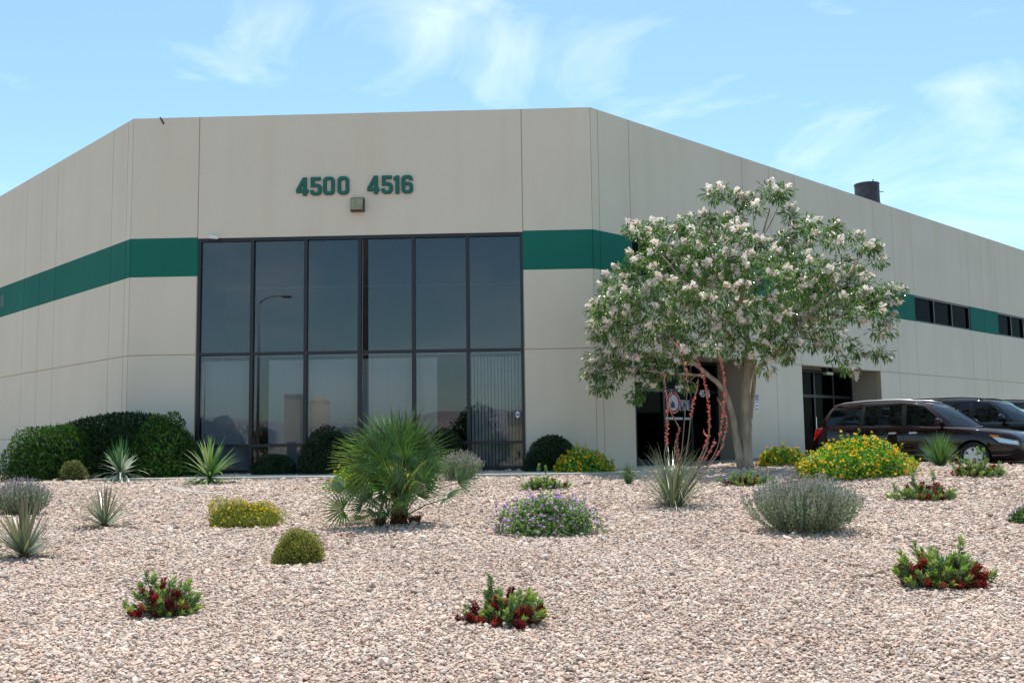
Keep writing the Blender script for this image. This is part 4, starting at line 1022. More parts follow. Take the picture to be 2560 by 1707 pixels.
for k, (pp, (f0, f1), dens) in enumerate(stalks):
    offy = random.uniform(-.22, .22)
    w3 = [at_y(*rp4(*q), Yr + offy * (i / (len(pp) - 1))) - base for i, q in enumerate(pp)]
    w3[0] = Vector((w3[0].x * .3, w3[0].y * .3, .02))
    # smooth the polyline
    fine = []
    for i in range(len(w3) - 1):
        p0, p1, p2, p3 = w3[max(i - 1, 0)], w3[i], w3[i + 1], w3[min(i + 2, len(w3) - 1)]
        for j in range(5):
            u = j / 5; fine.append(.5 * ((2 * p1) + (p2 - p0) * u + (2 * p0 - 5 * p1 + 4 * p2 - p3) * u * u + (3 * p1 - p0 - 3 * p2 + p3) * u ** 3))
    fine.append(w3[-1])
    b_ = MB(); b_.tube(fine, [.009 - .005 * i / len(fine) for i in range(len(fine))], 6, False)
    so = b_.build('flower_stalk', mat('stalk', (.20, .13, .10) if k in (0, 2, 3) else (.22, .20, .12), .7), ry_o, True)
    fl = np.array([tuple(v) for v in fine]); seg = np.linalg.norm(np.diff(fl, axis=0), axis=1); cs = np.concatenate([[0], np.cumsum(seg)]); tot = cs[-1]
    n = int(tot * (f1 - f0) * 105 * dens) + 8
    u = (1 - (f0 + (f1 - f0) * RNG.random(n))) * tot
    pos = np.stack([np.interp(u, cs, fl[:, i]) for i in range(3)], 1)
    fs = np.interp(u / tot, [1 - f1, 1 - f1 * .6, 1], [.9, 1.0, .55])
    dr = unit(rdirs(n) * np.array([1, 1, .35]) + np.array([0, 0, .35]))
    T = np.array([(0, 0, 0), (-.5, .35, .0), (0, .35, .5), (.5, .35, 0), (0, .35, -.5), (0, 1, 0)]); Ff = np.array([(0, 2, 1), (0, 3, 2), (0, 4, 3), (0, 1, 4), (5, 1, 2), (5, 2, 3), (5, 3, 4), (5, 4, 1)])
    ln = .044 * fs * RNG.uniform(.7, 1.2, n)
    part('blossoms', inst(T, Ff, frames(dr), pos, np.stack([ln * .42, ln, ln * .42], 1), cmix(n, CORAL if k not in (7, 10) else [(.60, .22, .14), (.45, .22, .12), (.55, .12, .09)], .15)), M_PETAL, so)

# ---- mediterranean fan palm
po, s, p = plant('fan_palm', 985, 1318, 'mediterranean fan palm with spiky fronds in front of the glass corner', 'palm')
po.location.y += .25; po.location.z = float(tz(po.location.x, po.location.y))
mp_x = s
def frond(hub, dirv, Rf, cols, droop=.15, nseg=22, spread=R(215), stem_from=(0, 0, .3)):
    hub = Vector(hub); dv = Vector(dirv).normalized()
    upv = Vector((random.uniform(-.35, .35), -.70, random.uniform(.35, .9))).normalized(); sx = dv.cross(upv); sx = sx.normalized() if sx.length > .05 else Vector((1, 0, 0)); nz = sx.cross(dv).normalized()
    V, F, C = [], [], []
    rnd = random.Random(hash((round(hub.x, 3), round(hub.z, 3))) & 0xffff)
    col0 = np.array(rnd.choice(cols)) * rnd.uniform(.85, 1.15)
    cup = rnd.uniform(.12, .38)
    for i in range(nseg):
        ph = -spread / 2 + spread * i / (nseg - 1) + rnd.uniform(-.015, .015)
        L = Rf * (.70 + .30 * math.cos(ph * .75)) * rnd.uniform(.92, 1.06)
        d2 = dv * math.cos(ph) + sx * math.sin(ph); sd = sx * math.cos(ph) - dv * math.sin(ph)
        wmax = spread / nseg * Rf * .36 * .5 * .86
        pts = []
        for t, wf in ((.02, .06), (.36, 1.0), (.68, .42), (1.0, .05)):
            c_ = hub + d2 * (L * t) + nz * (cup * L * t * (1 - t) - droop * L * t ** 2.4)
            pts.append((c_ - sd * wmax * wf + nz * wmax * .8 * wf, c_ - nz * .004, c_ + sd * wmax * wf + nz * wmax * .8 * wf))
        o_ = len(V)
        cc = col0 * rnd.uniform(.6, 1.4) * np.array([rnd.uniform(.9, 1.25), 1, rnd.uniform(.85, 1.1)])
        for a, b2, c3 in pts: V += [tuple(a), tuple(b2), tuple(c3)]; C += [tuple(cc)] * 3
        for q in range(3):
            for e_ in (0, 1): a = o_ + q * 3 + e_; F.append((a, a + 1, a + 4, a + 3))
    # stalk
    return np.array(V), np.array(F), np.array(C)
PG = [(0.099, 0.195, 0.048), (0.136, 0.255, 0.055), (0.076, 0.165, 0.048), (0.197, 0.3, 0.071), (0.121, 0.225, 0.094)]
U = lambda px, py, dy=0.0: at_y(px, py, po.location.y + dy) - po.location
heart = U(1000, 1165); low = U(960, 1255); side = U(1060, 1230, .1)
# (hub px, pointing towards px, depth offsets, radius px)
fr = [((965, 1130), (905, 1045), .1, 120), ((985, 1118), (965, 1032), .0, 120), ((1010, 1120), (1020, 1032), .05, 118), ((1025, 1128), (1062, 1046), -.05, 115), ((945, 1135), (880, 1068), -.1, 125),
      ((1000, 1125), (1000, 1040), -.2, 105), ((940, 1165), (862, 1112), -.15, 120), ((930, 1180), (838, 1160), -.1, 118), ((925, 1150), (855, 1125), .3, 110), ((1055, 1140), (1108, 1098), -.05, 100),
      ((1050, 1160), (1110, 1120), .15, 90), ((1060, 1175), (1110, 1150), .0, 85), ((960, 1150), (930, 1080), -.35, 95), ((1015, 1150), (1040, 1080), -.4, 85), ((990, 1160), (990, 1090), .35, 120),
      ((925, 1200), (840, 1185), .25, 95), ((1060, 1205), (1085, 1130), -.25, 90), ((1065, 1200), (1100, 1150), .1, 75), ((860, 1222), (795, 1228), -.2, 75), ((858, 1274), (790, 1275), -.3, 78),
      ((906, 1258), (880, 1230), -.45, 72), ((960, 1244), (985, 1205), -.5, 70), ((1145, 1208), (1200, 1185), -.1, 72), ((1117, 1245), (1165, 1235), -.25, 60), ((1015, 1250), (1010, 1285), -.55, 50),
      ((938, 1280), (925, 1325), -.4, 52), ((1045, 1240), (1080, 1215), .2, 80), ((900, 1220), (850, 1200), .1, 90), ((975, 1205), (950, 1150), -.3, 90), ((1040, 1190), (1060, 1120), .3, 100),
      ((1020, 1165), (1080, 1110), .3, 100), ((905, 1290), (890, 1315), -.25, 45), ((1010, 1090), (1010, 1035), .15, 70), ((970, 1190), (925, 1180), -.35, 80), ((1030, 1200), (1050, 1170), -.4, 70), ((985, 1215), (960, 1170), -.45, 85), ((1000, 1225), (1035, 1185), -.4, 80), ((955, 1230), (915, 1205), -.4, 80), ((1020, 1235), (1070, 1225), -.3, 75), ((975, 1245), (955, 1265), -.5, 62), ((995, 1255), (1025, 1275), -.45, 60), ((950, 1200), (890, 1175), -.35, 90), ((930, 1245), (880, 1250), -.35, 75)]
for (hp, tp, dy, rpx) in fr:
    hub = U(hp[0], hp[1], dy); tip = U(tp[0], tp[1], dy * 1.5); dv = tip - hub
    if dv.length < .05: continue
    Rf = rpx * s
    tilt = Vector((random.uniform(-.15, .15), random.uniform(-.5, .3), random.uniform(0, .2)))
    dv = dv.normalized() + tilt * .6
    org = Vector((0, 0, .30)) if hp[1] < 1215 else Vector((-.1 if hp[0] < 985 else .12, -.05, .12))
    geo = frond(hub, dv, Rf, PG, random.uniform(.03, .18), 20, R(random.uniform(150, 230)))
    fo = part('frond', geo, M_WAXY, po)
    b_ = MB(); midp = (hub + org) / 2 + Vector((0, 0, .03)); b_.tube([org, midp, hub, hub + dv.normalized() * .03], [.011, .008, .006, .003], 5, False)
    me = b_.mesh('petiole'); obj('petiole', me, mat('petiole_green', (.10, .14, .04), .5) if 'petiole_green' not in bpy.data.materials else bpy.data.materials['petiole_green'], fo)
# trunk: a main stem and two offsets with ragged fibre
for (bx, by, h, r, lean) in ((.02, .05, .62, .105, .06), (-.17, -.12, .11, .075, -.05), (.22, -.08, .10, .07, .06)):
    b_ = MB(); K = 9
    b_.tube([(bx + lean * i / K, by, -.08 + (h + .08) * i / K) for i in range(K + 1)], [r * (1.15 - .25 * i / K) * random.uniform(.92, 1.1) for i in range(K + 1)], 12)
    to = b_.build('trunk', M_FIBRE, po, True)
    n = int(420 * h / .6); a_ = RNG.uniform(0, 6.283, n); zf = RNG.random(n)
    bs = np.stack([bx + lean * zf + r * .95 * np.cos(a_), by + r * .95 * np.sin(a_), h * zf], 1)
    part('leaf_boots', blades(a_, np.radians(RNG.uniform(35, 85, n)), RNG.uniform(.05, .13, n), RNG.uniform(.01, .03, n), np.radians(RNG.uniform(-20, 60, n)), bs, cmix(n, [(.10, .045, .025), (.16, .07, .035), (.06, .03, .02)], .2), 3), M_LEAF, to)

# ------------------------------------------------------------------ flowering tree (desert willow hybrid), several stems
TY = 23.6
tb_ = at_y(1858, 1166, TY); tbz = float(tz(tb_.x, tb_.y))
tree = empty('flowering_tree', (tb_.x, TY, tbz))
tag(tree, 'spreading multi-stemmed tree with narrow leaves and pale pink blossom before the right wall', 'tree')
def Tp(zx, zy, dy=0.0):
    return at_y(zx / 2.7035 + 1440, zy / 2.7035 + 440, TY + dy) - tree.location
poly_c = [(330, 380), (560, 345), (800, 290), (1130, 270), (1160, 400), (1330, 400), (1400, 400), (1560, 330), (1760, 420), (1830, 560), (1960, 680), (2110, 780), (2050, 930), (1900, 1000), (1790, 1010), (1700, 1110), (1560, 1080), (1400, 1190), (1290, 1270), (1230, 1220), (1100, 1180), (1000, 1210), (880, 1200), (700, 1270), (560, 1360), (420, 1350), (280, 1300), (140, 1400), (90, 1310), (140, 1170), (120, 1040), (110, 900), (190, 760), (290, 620), (420, 520)]
def inside(x, y, pl):
    c_ = False; j = len(pl) - 1
    for i in range(len(pl)):
        if (pl[i][1] > y) != (pl[j][1] > y) and x < (pl[j][0] - pl[i][0]) * (y - pl[i][1]) / (pl[j][1] - pl[i][1]) + pl[i][0]: c_ = not c_
        j = i
    return c_
holes = [(400, 470, 70), (620, 640, 60), (1330, 330, 95), (1500, 640, 55), (1190, 670, 45), (1000, 520, 35), (1640, 480, 50), (1800, 730, 45), (820, 640, 40), (1420, 1080, 55), (1960, 860, 70), (1230, 330, 80), (660, 470, 40)]
expl = [(905, 130), (985, 110), (945, 150), (1090, 150), (1120, 190), (1190, 170), (1220, 230), (1290, 90), (1330, 130), (1400, 110), (1370, 160), (880, 290), (950, 300), (1080, 280), (360, 370), (420, 390), (450, 350), (530, 340), (600, 350), (730, 330), (690, 380),
        (1440, 255), (1460, 290), (1590, 310), (1580, 400), (1730, 340), (1690, 390), (1760, 370), (1880, 410), (1930, 480), (2010, 480), (1990, 500), (2040, 580), (1490, 380), (2150, 760), (2160, 800), (2130, 840), (2080, 840), (2060, 980), (2100, 960), (2030, 1060), (2100, 1050), (2030, 1190), (2070, 1210), (1850, 1130), (1900, 1200), (1830, 1290), (1850, 1310), (1760, 1230), (1720, 1150), (1640, 1090),
        (300, 640), (230, 700), (140, 890), (130, 920), (230, 960), (150, 1040), (200, 1060), (200, 1180), (250, 1200), (120, 1310), (110, 1350), (150, 1430), (190, 1450), (240, 1400), (280, 1330), (400, 1300), (460, 1390), (400, 1470), (410, 1500), (520, 1400), (590, 1340), (640, 1310), (750, 1410), (720, 1330), (1280, 1310), (1110, 1220), (1420, 1230), (1600, 1150)]
cl_pts = [(x, y, 1) for x, y in expl]
rnd = random.Random(4); tries = 0
while tries < 24000 and len(cl_pts) < 330:
    tries += 1; x, y = rnd.uniform(60, 2180), rnd.uniform(240, 1420)
    if not inside(x, y, poly_c): continue
    if any((x - hx) ** 2 + (y - hy) ** 2 < hr * hr for hx, hy, hr in holes): continue
    if min((x - a) ** 2 + (y - b2) ** 2 for a, b2, _ in cl_pts) < 54 ** 2: continue
    cl_pts.append((x, y, 0))
CX, CY = 1120, 820
clus = []
for x, y, e_ in cl_pts:
    rr = math.hypot((x - CX) / 1060, (y - CY) / 640)
    half = 2.6 * math.sqrt(max(.04, 1 - min(rr, 1) ** 2))
    dy = rnd.uniform(-half, half) if not e_ else rnd.uniform(-.5, .5) * max(half, .5)
    v = Tp(x, y, dy); clus.append(v)
# hidden rear clusters give the crown depth from other sides
for i in range(40):
    a_ = rnd.uniform(0, 6.28); q = rnd.uniform(.3, .95)
    clus.append(Vector((Tp(CX, CY).x + 3.0 * q * math.cos(a_), 2.4 * q * math.sin(a_), Tp(CX, CY).z + rnd.uniform(-.8, 1.0) * (1 - q * .5))))
# main limbs (traced)
limbs = [[(1145, 1900, 0), (1150, 1600, 0), (1150, 1420, 0), (1180, 1270, .05), (1160, 1100, .2), (1110, 900, .3), (1150, 680, .2), (1240, 460, .1), (1310, 220, 0)],
         [(1150, 1420, .02), (1190, 1330, 0), (1330, 1220, -.2), (1440, 1090, -.4), (1560, 960, -.5), (1700, 800, -.4), (1850, 650, -.2), (1950, 500, -.1)],
         [(1120, 1890, -.05), (1060, 1640, -.1), (1000, 1450, -.2), (900, 1350, -.3), (760, 1240, -.5), (560, 1150, -.5), (380, 1050, -.3), (240, 980, 0)],
         [(1175, 1640, .1), (1200, 1420, .15), (1210, 1240, .4), (1300, 1000, .9), (1400, 760, 1.1), (1500, 520, .8), (1600, 400, .4)],
         [(1180, 1270, .05), (1080, 1120, -.5), (900, 940, -.9), (760, 760, -.9), (600, 560, -.5), (480, 440, -.2)],
         [(1110, 900, .3), (980, 700, .6), (900, 480, .5), (930, 320, .3)],
         [(1560, 960, -.5), (1760, 960, -.6), (1960, 860, -.3), (2110, 800, 0)],
         [(1440, 1090, -.4), (1620, 1110, -.6), (1780, 1180, -.4), (1850, 1280, -.2)],
         [(1240, 460, .1), (1200, 330, 0), (1200, 200, 0)], [(1240, 460, .1), (1120, 260, .2), (1000, 160, .2), (950, 130, .2)], [(1250, 440, .1), (1350, 250, .1), (1400, 130, .1)],
         [(900, 1350, -.3), (600, 1330, -.2), (400, 1300, -.1), (200, 1260, 0), (120, 1330, 0)]]
radii = [(.150, .015), (.078, .012), (.095, .012), (.065, .012), (.05, .010), (.04, .010), (.03, .008), (.03, .008), (.016, .007), (.018, .007), (.016, .007), (.035, .008)]
nodes = []
for k, (lm, (r0, r1)) in enumerate(zip(limbs, radii)):
    pts = [Tp(*q) for q in lm]
    if lm[0][1] > 1800: pts[0] = Vector((pts[0].x, pts[0].y, -.08))
    fine = []
    for i in range(len(pts) - 1):
        p0, p1, p2, p3 = pts[max(i - 1, 0)], pts[i], pts[i + 1], pts[min(i + 2, len(pts) - 1)]
        for j in range(4):
            u = j / 4; fine.append(.5 * ((2 * p1) + (p2 - p0) * u + (2 * p0 - 5 * p1 + 4 * p2 - p3) * u * u + (3 * p1 - p0 - 3 * p2 + p3) * u ** 3))
    fine.append(pts[-1])
    b_ = MB(); nF = len(fine)
    flare = lambda i: 1.0 + (.45 if lm[0][1] > 1800 else 0) * max(0, 1 - i / 3) ** 2
    b_.tube([f + Vector((rnd.uniform(-1, 1), rnd.uniform(-1, 1), 0)) * .010 for f in fine], [(r0 + (r1 - r0) * (i / (nF - 1)) ** .8) * flare(i) * rnd.uniform(.94, 1.07) for i in range(nF)], 10 if r0 > .05 else 7)
    b_.build('trunk' if lm[0][1] > 1500 else 'limb', M_BARK, tree, True)
    for i, f in enumerate(fine):
        if i > nF * .3: nodes.append((f, r0 + (r1 - r0) * i / nF))
order = sorted(range(len(clus)), key=lambda i: min((clus[i] - f).length for f, _ in nodes))
b_ = MB()
for i in order:
    c_ = clus[i]
    best = min(range(len(nodes)), key=lambda j: (nodes[j][0] - c_).length + (.6 if nodes[j][0].z > c_.z + .3 else 0))
    f, r_ = nodes[best]; L = (c_ - f).length
    midp = (f + c_) / 2 + Vector((rnd.uniform(-.1, .1), rnd.uniform(-.1, .1), rnd.uniform(-.02, .12))) * L
    r_ = min(r_, .016)
    b_.tube([f, midp, c_], [r_, r_ * .75, .004], 5, False)
    nodes.append((midp, r_ * .8)); nodes.append((c_, .006))
tag(b_.build('twigs', M_BARK, tree, True), kind='stuff')
cz = np.array([tuple(v) for v in clus]); nC = len(cz)
cen = np.array(tuple(Tp(CX, CY)))
outw = unit(cz - cen)
per = RNG.integers(55, 88, nC); ii = np.repeat(np.arange(nC), per); n = len(ii)
off = rdirs(n) * (RNG.random((n, 1)) ** .55) * np.array([.225, .225, .15]) * RNG.uniform(.75, 1.15, nC)[ii][:, None]
pos = cz[ii] + off
dirs = unit(unit(off) * .8 + outw[ii] * .25 + rdirs(n) * .45 + np.array([0, 0, -.28]))
ln = RNG.uniform(.11, .175, n)
lc = cmix(n, [(.095, .19, .04), (.135, .25, .05), (.06, .125, .028), (.21, .33, .09)], .18)
Tl = np.array([(0, 0, 0), (-.5, .35, .08), (-.42, .68, .0), (0, 1, -.22), (.42, .68, .0), (.5, .35, .08), (0, .5, -.03)])
Fl = np.array([(0, 6, 1), (1, 6, 2), (2, 6, 3), (3, 6, 4), (4, 6, 5), (5, 6, 0)])
part('crown', inst(Tl, Fl, frames(dirs, np.array([0, 0, 1.0])), pos, np.stack([ln * .24, ln, ln], 1), lc), M_TREELEAF, tree)
has = RNG.random(nC) < .93
hs = np.concatenate([np.where(has)[0], np.where(has & (RNG.random(nC) < .65))[0]])
bi = np.repeat(np.arange(len(hs)), RNG.integers(14, 32, len(hs))); fi = hs[bi]; n = len(fi)
bo = unit(outw[hs] + rdirs(len(hs)) * .75 + np.array([0, -.15, .30]))
pos = cz[fi] + bo[bi] * RNG.uniform(.10, .24, (n, 1)) + rdirs(n) * RNG.uniform(.02, .09, (n, 1))
dr = unit(bo[bi] * .6 + rdirs(n))
sc_ = RNG.uniform(.034, .056, n)
fc = cmix(n, [(.86, .77, .71), (.88, .83, .77), (.83, .68, .63), (.90, .87, .83)], .06)
M3 = frames(rdirs(n), dr)
g1 = inst(FLW_T, FLW_F, M3, pos, sc_, fc)
part('blossoms', g1, M_PETAL, tree)

# ------------------------------------------------------------------ cars
def paint(name, c, flake=.0):
    M = mat(name, c, .40, .0, .0, 1.0); M.node_tree.nodes['Principled BSDF'].inputs['Coat Roughness'].default_value = .03
    return M
M_MAROON = paint('maroon_paint', (.014, .0035, .004)); M_BLKPAINT = paint('black_paint', (.006, .006, .008))
M_TAIL = mat('tail_lamp', (.50, .008, .008), .12, coat=1.0); M_HEAD = mat('head_lamp', (.55, .58, .62), .08, .6, coat=1.0); M_AMBER = mat('amber_lamp', (.7, .2, .02), .2)
def car(name, spec, label, paintm, center, heading, detail=True):
    L, Wd = spec['L'], spec['W']; hl = L / 2
    root = empty(name, center, heading); tag(root, label, 'car', 'cars parked by the right wall')
    zt_k = spec['ztop']; wk = spec['wid']
    ztop = lambda x: float(np.interp(x, [a for a, _ in zt_k], [b2 for _, b2 in zt_k]))
    wid = lambda x: float(np.interp(x, [a for a, _ in wk], [b2 for _, b2 in wk])) * Wd / 2
    prof = [(0.0, .88), (.10, .95), (.28, .985), (.50, 1.0), (.70, .995), (.86, .975), (.95, .945), (1.0, .90)]
    zb = .24
    def half(x, z):
        f = (z - zb) / max(ztop(x) - zb, .05); return wid(x) * float(np.interp(f, [a for a, _ in prof], [b2 for _, b2 in prof]))
    xs = sorted(set(list(np.linspace(-hl, hl, 45)) + [a for a, _ in wk] + [a for a, _ in zt_k]))
    rows = []
    for x in xs:
        zt_ = ztop(x); w_ = wid(x)
        sec = [(x, -0.0, zb)] + [(x, -w_ * pf, zb + (zt_ - zb) * f) for f, pf in prof]
        sec += [(x, -w_ * .90 * q, zt_ + spec['crown'] * (1 - q * q)) for q in (.75, .45, .15, 0)]
        full = sec + [(a, -b2, c3) for a, b2, c3 in reversed(sec[1:-1])]
        rows.append(full)
    b_ = MB(); m_ = len(rows[0])
    for r_ in rows: b_.v += r_
    for i in range(len(rows) - 1):
        for k in range(m_): a = i * m_ + k; c2 = i * m_ + (k + 1) % m_; b_.f.append((a, a + m_, c2 + m_, c2))
    b_.f.append(tuple(range(m_))); b_.f.append(tuple(reversed(range((len(rows) - 1) * m_, len(rows) * m_))))
    body = b_.build('body', paintm, None, True)
    # wheel arches
    wr = spec['wheel']
    for wx in spec['axles']:
        c_ = MB(); c_.tube([(wx, -Wd, wr), (wx, Wd, wr)], wr * 1.16, 28); cut = c_.build('cut', M_BLACKPL)
        mo = body.modifiers.new('arch', 'BOOLEAN'); mo.operation = 'DIFFERENCE'; mo.object = cut; mo.solver = 'EXACT'
        dg = bpy.context.evaluated_depsgraph_get(); nm = bpy.data.meshes.new_from_object(body.evaluated_get(dg))
        body.modifiers.clear(); body.data = nm; cd = cut.data; bpy.data.objects.remove(cut)
    body.data.materials.clear(); body.data.materials.append(paintm)
    nm = body.data
    nm.polygons.foreach_set('use_smooth', [True] * len(nm.polygons))
    try: nm.set_sharp_from_angle(angle=R(38))
    except Exception: pass
    body.parent = root
    b_ = MB(); b_.box(-hl * .86, hl * .86, -Wd * .36, Wd * .36, .2, .62); b_.build('underbody', M_BLACKPL, root)
    # greenhouse rings
    g_ = spec['ring']             # (base x, base y, top x, top y) half ring from front centre to rear centre
    zr_ = lambda x: spec['roof'](x)
    nr = len(g_)
    full = [(bx, -by, tx, -ty) for bx, by, tx, ty in g_] + [(bx, by, tx, ty) for bx, by, tx, ty in reversed(g_[1:-1])]
    mF = len(full); fr_ = [0, .07, .35, .65, .90, 1.0]
    grid = []
    for f in fr_:
        ring = []
        for bx, by, tx, ty in full:
            zb_2 = ztop(bx) - .02 + (spec['crown'] * (1 - min(1, abs(by) / (wid(bx) * .9 + 1e-6)) ** 2) if bx > 0.6 else 0); z1 = zr_(tx)
            bul = .045 * math.sin(math.pi * f); s_y = np.sign(by) if abs(by) > .05 else 0
            ring.append((bx + (tx - bx) * f + (bul if bx > .8 else (-bul if bx < -hl * .8 else 0)), by + (ty - by) * f + s_y * bul * .7, zb_2 + (z1 - zb_2) * f))
        grid.append(ring)
    kinds = spec['kinds'] + list(reversed(spec['kinds']))
    pb_ = MB()
    glassparts = {}
    for j in range(len(fr_) - 1):
        for k in range(mF):
            kk = (k + 1) % mF; quad = [grid[j][k], grid[j][kk], grid[j + 1][kk], grid[j + 1][k]]
            kd = kinds[k]
            if kd != 'p' and kd != 'b' and 1 <= j <= 3: glassparts.setdefault((kd, k < nr - 1), []).append(quad)
            elif kd == 'b' and 1 <= j <= 3: glassparts.setdefault(('pillar', k < nr - 1), []).append(quad)
            else: pb_.add(quad, [(0, 1, 2, 3)])
    topr = grid[-1]; cxm = sum(v[0] for v in topr) / mF; prev = topr
    for q, dz in ((.94, .03), (.75, .06), (.45, .08), (.0, .09)):
        ring = [(cxm + (v[0] - cxm) * q, v[1] * q, v[2] + (zr_(cxm) - v[2]) * (1 - q) + dz * 1.0) for v in topr]
        for k in range(mF):
            kk = (k + 1) % mF; pb_.add([prev[k], prev[kk], ring[kk], ring[k]], [(0, 1, 2, 3)])
        prev = ring
    import bmesh
    def welded(mb, nm_, mt, smooth=True):
        me = mb.mesh(nm_); bm = bmesh.new(); bm.from_mesh(me); bmesh.ops.remove_doubles(bm, verts=bm.verts, dist=.0015); bmesh.ops.recalc_face_normals(bm, faces=bm.faces); bm.to_mesh(me); bm.free()
        me.polygons.foreach_set('use_smooth', [smooth] * len(me.polygons))
        try: me.set_sharp_from_angle(angle=R(45))
        except Exception: pass
        return obj(nm_, me, mt, root)
    roof_o = welded(pb_, 'roof', paintm)
    for (kd, sd), quads in glassparts.items():
        q_ = MB()
        for qd in quads: q_.add(qd, [(0, 1, 2, 3)])
        if kd == 'pillar': welded(q_, 'pillar', M_BLACKPL)
        else: welded(q_, {'w': 'windscreen', 'f': 'door_window', 'm': 'door_window', 'r': 'rear_side_window', 'h': 'rear_window'}[kd], M_CARGLASS)
    # cabin: seats and floor to look into
    for sx_ in (.25, -.85):
        for sy_ in (-.42, .42):
            b_ = MB(); b_.box(sx_ - .25, sx_ + .25, sy_ - .25, sy_ + .25, .8, .95); b_.box(sx_ - .34, sx_ - .2, sy_ - .25, sy_ + .25, .9, 1.36); b_.box(sx_ - .33, sx_ - .23, sy_ - .12, sy_ + .12, 1.38, 1.54); b_.build('seat', M_BLACKPL, root)
    # patches on the flanks (x,z polygons pushed out of the skin)
    def patch(nm_, mt, poly, off=.006, side=-1, nx=8, nz_=4, par=None):
        """poly: 4 corners (x,z) bl, br, tr, tl"""
        q_ = MB(); (x0, z0), (x1, z1), (x2, z2), (x3, z3) = poly
        for o_ in (off, -.02):
            for i in range(nx + 1):
                for j in range(nz_ + 1):
                    u, v = i / nx, j / nz_
                    x = (x0 * (1 - u) + x1 * u) * (1 - v) + (x3 * (1 - u) + x2 * u) * v; z = (z0 * (1 - u) + z1 * u) * (1 - v) + (z3 * (1 - u) + z2 * u) * v
                    e_ = 1e-3; dn = (half(x + .03, z) - half(x - .03, z)) / .06
                    nl_ = 1 / math.sqrt(1 + dn * dn)
                    q_.v.append((x - dn * nl_ * o_, side * (half(x, z) + nl_ * o_), z))
        st = (nx + 1) * (nz_ + 1)
        for i in range(nx):
            for j in range(nz_): a = i * (nz_ + 1) + j; q_.f.append((a, a + 1, a + nz_ + 2, a + nz_ + 1) if side < 0 else (a, a + nz_ + 1, a + nz_ + 2, a + 1))
        edge = [j for j in range(nz_ + 1)] + [i * (nz_ + 1) + nz_ for i in range(1, nx + 1)] + [nx * (nz_ + 1) + j for j in range(nz_ - 1, -1, -1)] + [i * (nz_ + 1) for i in range(nx - 1, 0, -1)]
        for a, b2 in zip(edge, edge[1:] + edge[:1]): q_.f.append((a, b2, b2 + st, a + st))
        return q_.build(nm_, mt, par or root, True)
    for sd in (-1, 1):
        patch('tail_light', M_TAIL, spec['tail'], .012, sd); patch('headlight', M_HEAD, spec['head'], .010, sd)
        patch('indicator', M_AMBER, spec['ind'], .014, sd, 4, 3)
        patch('rocker_panel', M_BLACKPL, [(spec['axles'][0] + .42, .25), (spec['axles'][1] - .42, .25), (spec['axles'][1] - .42, .33), (spec['axles'][0] + .42, .33)], .012, sd, 12, 2)
        for dx in spec['seams']: patch('door_seam', M_BLACKPL, [(dx, .36), (dx + .012, .36), (dx + .012, ztop(dx) - .03), (dx, ztop(dx) - .03)], .0012, sd, 1, 6)
        for hx in spec['handles']: patch('door_handle', spec['handlem'], [(hx - .10, .895), (hx + .10, .90), (hx + .10, .935), (hx - .10, .93)], .03, sd, 5, 2)
        b_ = MB(); mx_ = spec['mirror']
        b_.tube([(mx_, sd * (Wd / 2 - .12), ztop(mx_) + .04), (mx_ - .01, sd * (Wd / 2 - .0), ztop(mx_) + .07)], .03, 8)
        b_.tube([(mx_ - .02, sd * (Wd / 2 - .03), ztop(mx_) + .10), (mx_ - .01, sd * (Wd / 2 + .02), ztop(mx_) + .11), (mx_, sd * (Wd / 2 + .12), ztop(mx_) + .12), (mx_, sd * (Wd / 2 + .20), ztop(mx_) + .11)], [.06, .10, .095, .05], 10); b_.build('mirror', paintm, root, True)
        # roof rails
        xa, xb = spec['rail']; pts_ = [(x, sd * spec['raily'], zr_(x) + .035 + (.045 if xa + .1 < x < xb - .1 else 0)) for x in np.linspace(xa, xb, 9)]
        b_ = MB(); b_.tube(pts_, .02, 6); b_.build('roof_rail', spec['railm'], root, True)
    # nose
    b_ = MB(); q_ = spec['grille']; b_.box(hl - .06, hl + .012, -q_[0], q_[0], q_[1], q_[2]); gr_ = b_.build('grille', M_BLACKPL, root)
    for k in range(3):
        z_ = q_[1] + (q_[2] - q_[1]) * (k + .5) / 3; b_ = MB(); b_.box(hl, hl + .022, -q_[0] * .96, q_[0] * .96, z_ - .008, z_ + .008); b_.build('grille_bar', M_CHROME, gr_)
    b_ = MB(); b_.tube([(hl + .016, .09 * math.cos(a_), (q_[1] + q_[2]) / 2 + .06 * math.sin(a_)) for a_ in [i * math.pi / 10 for i in range(21)]], .012, 6, False); b_.build('badge', M_CHROME, gr_)
    b_ = MB(); b_.box(hl - .04, hl + .01, -.5, .5, .30, .40); b_.build('bumper_intake', M_BLACKPL, root)
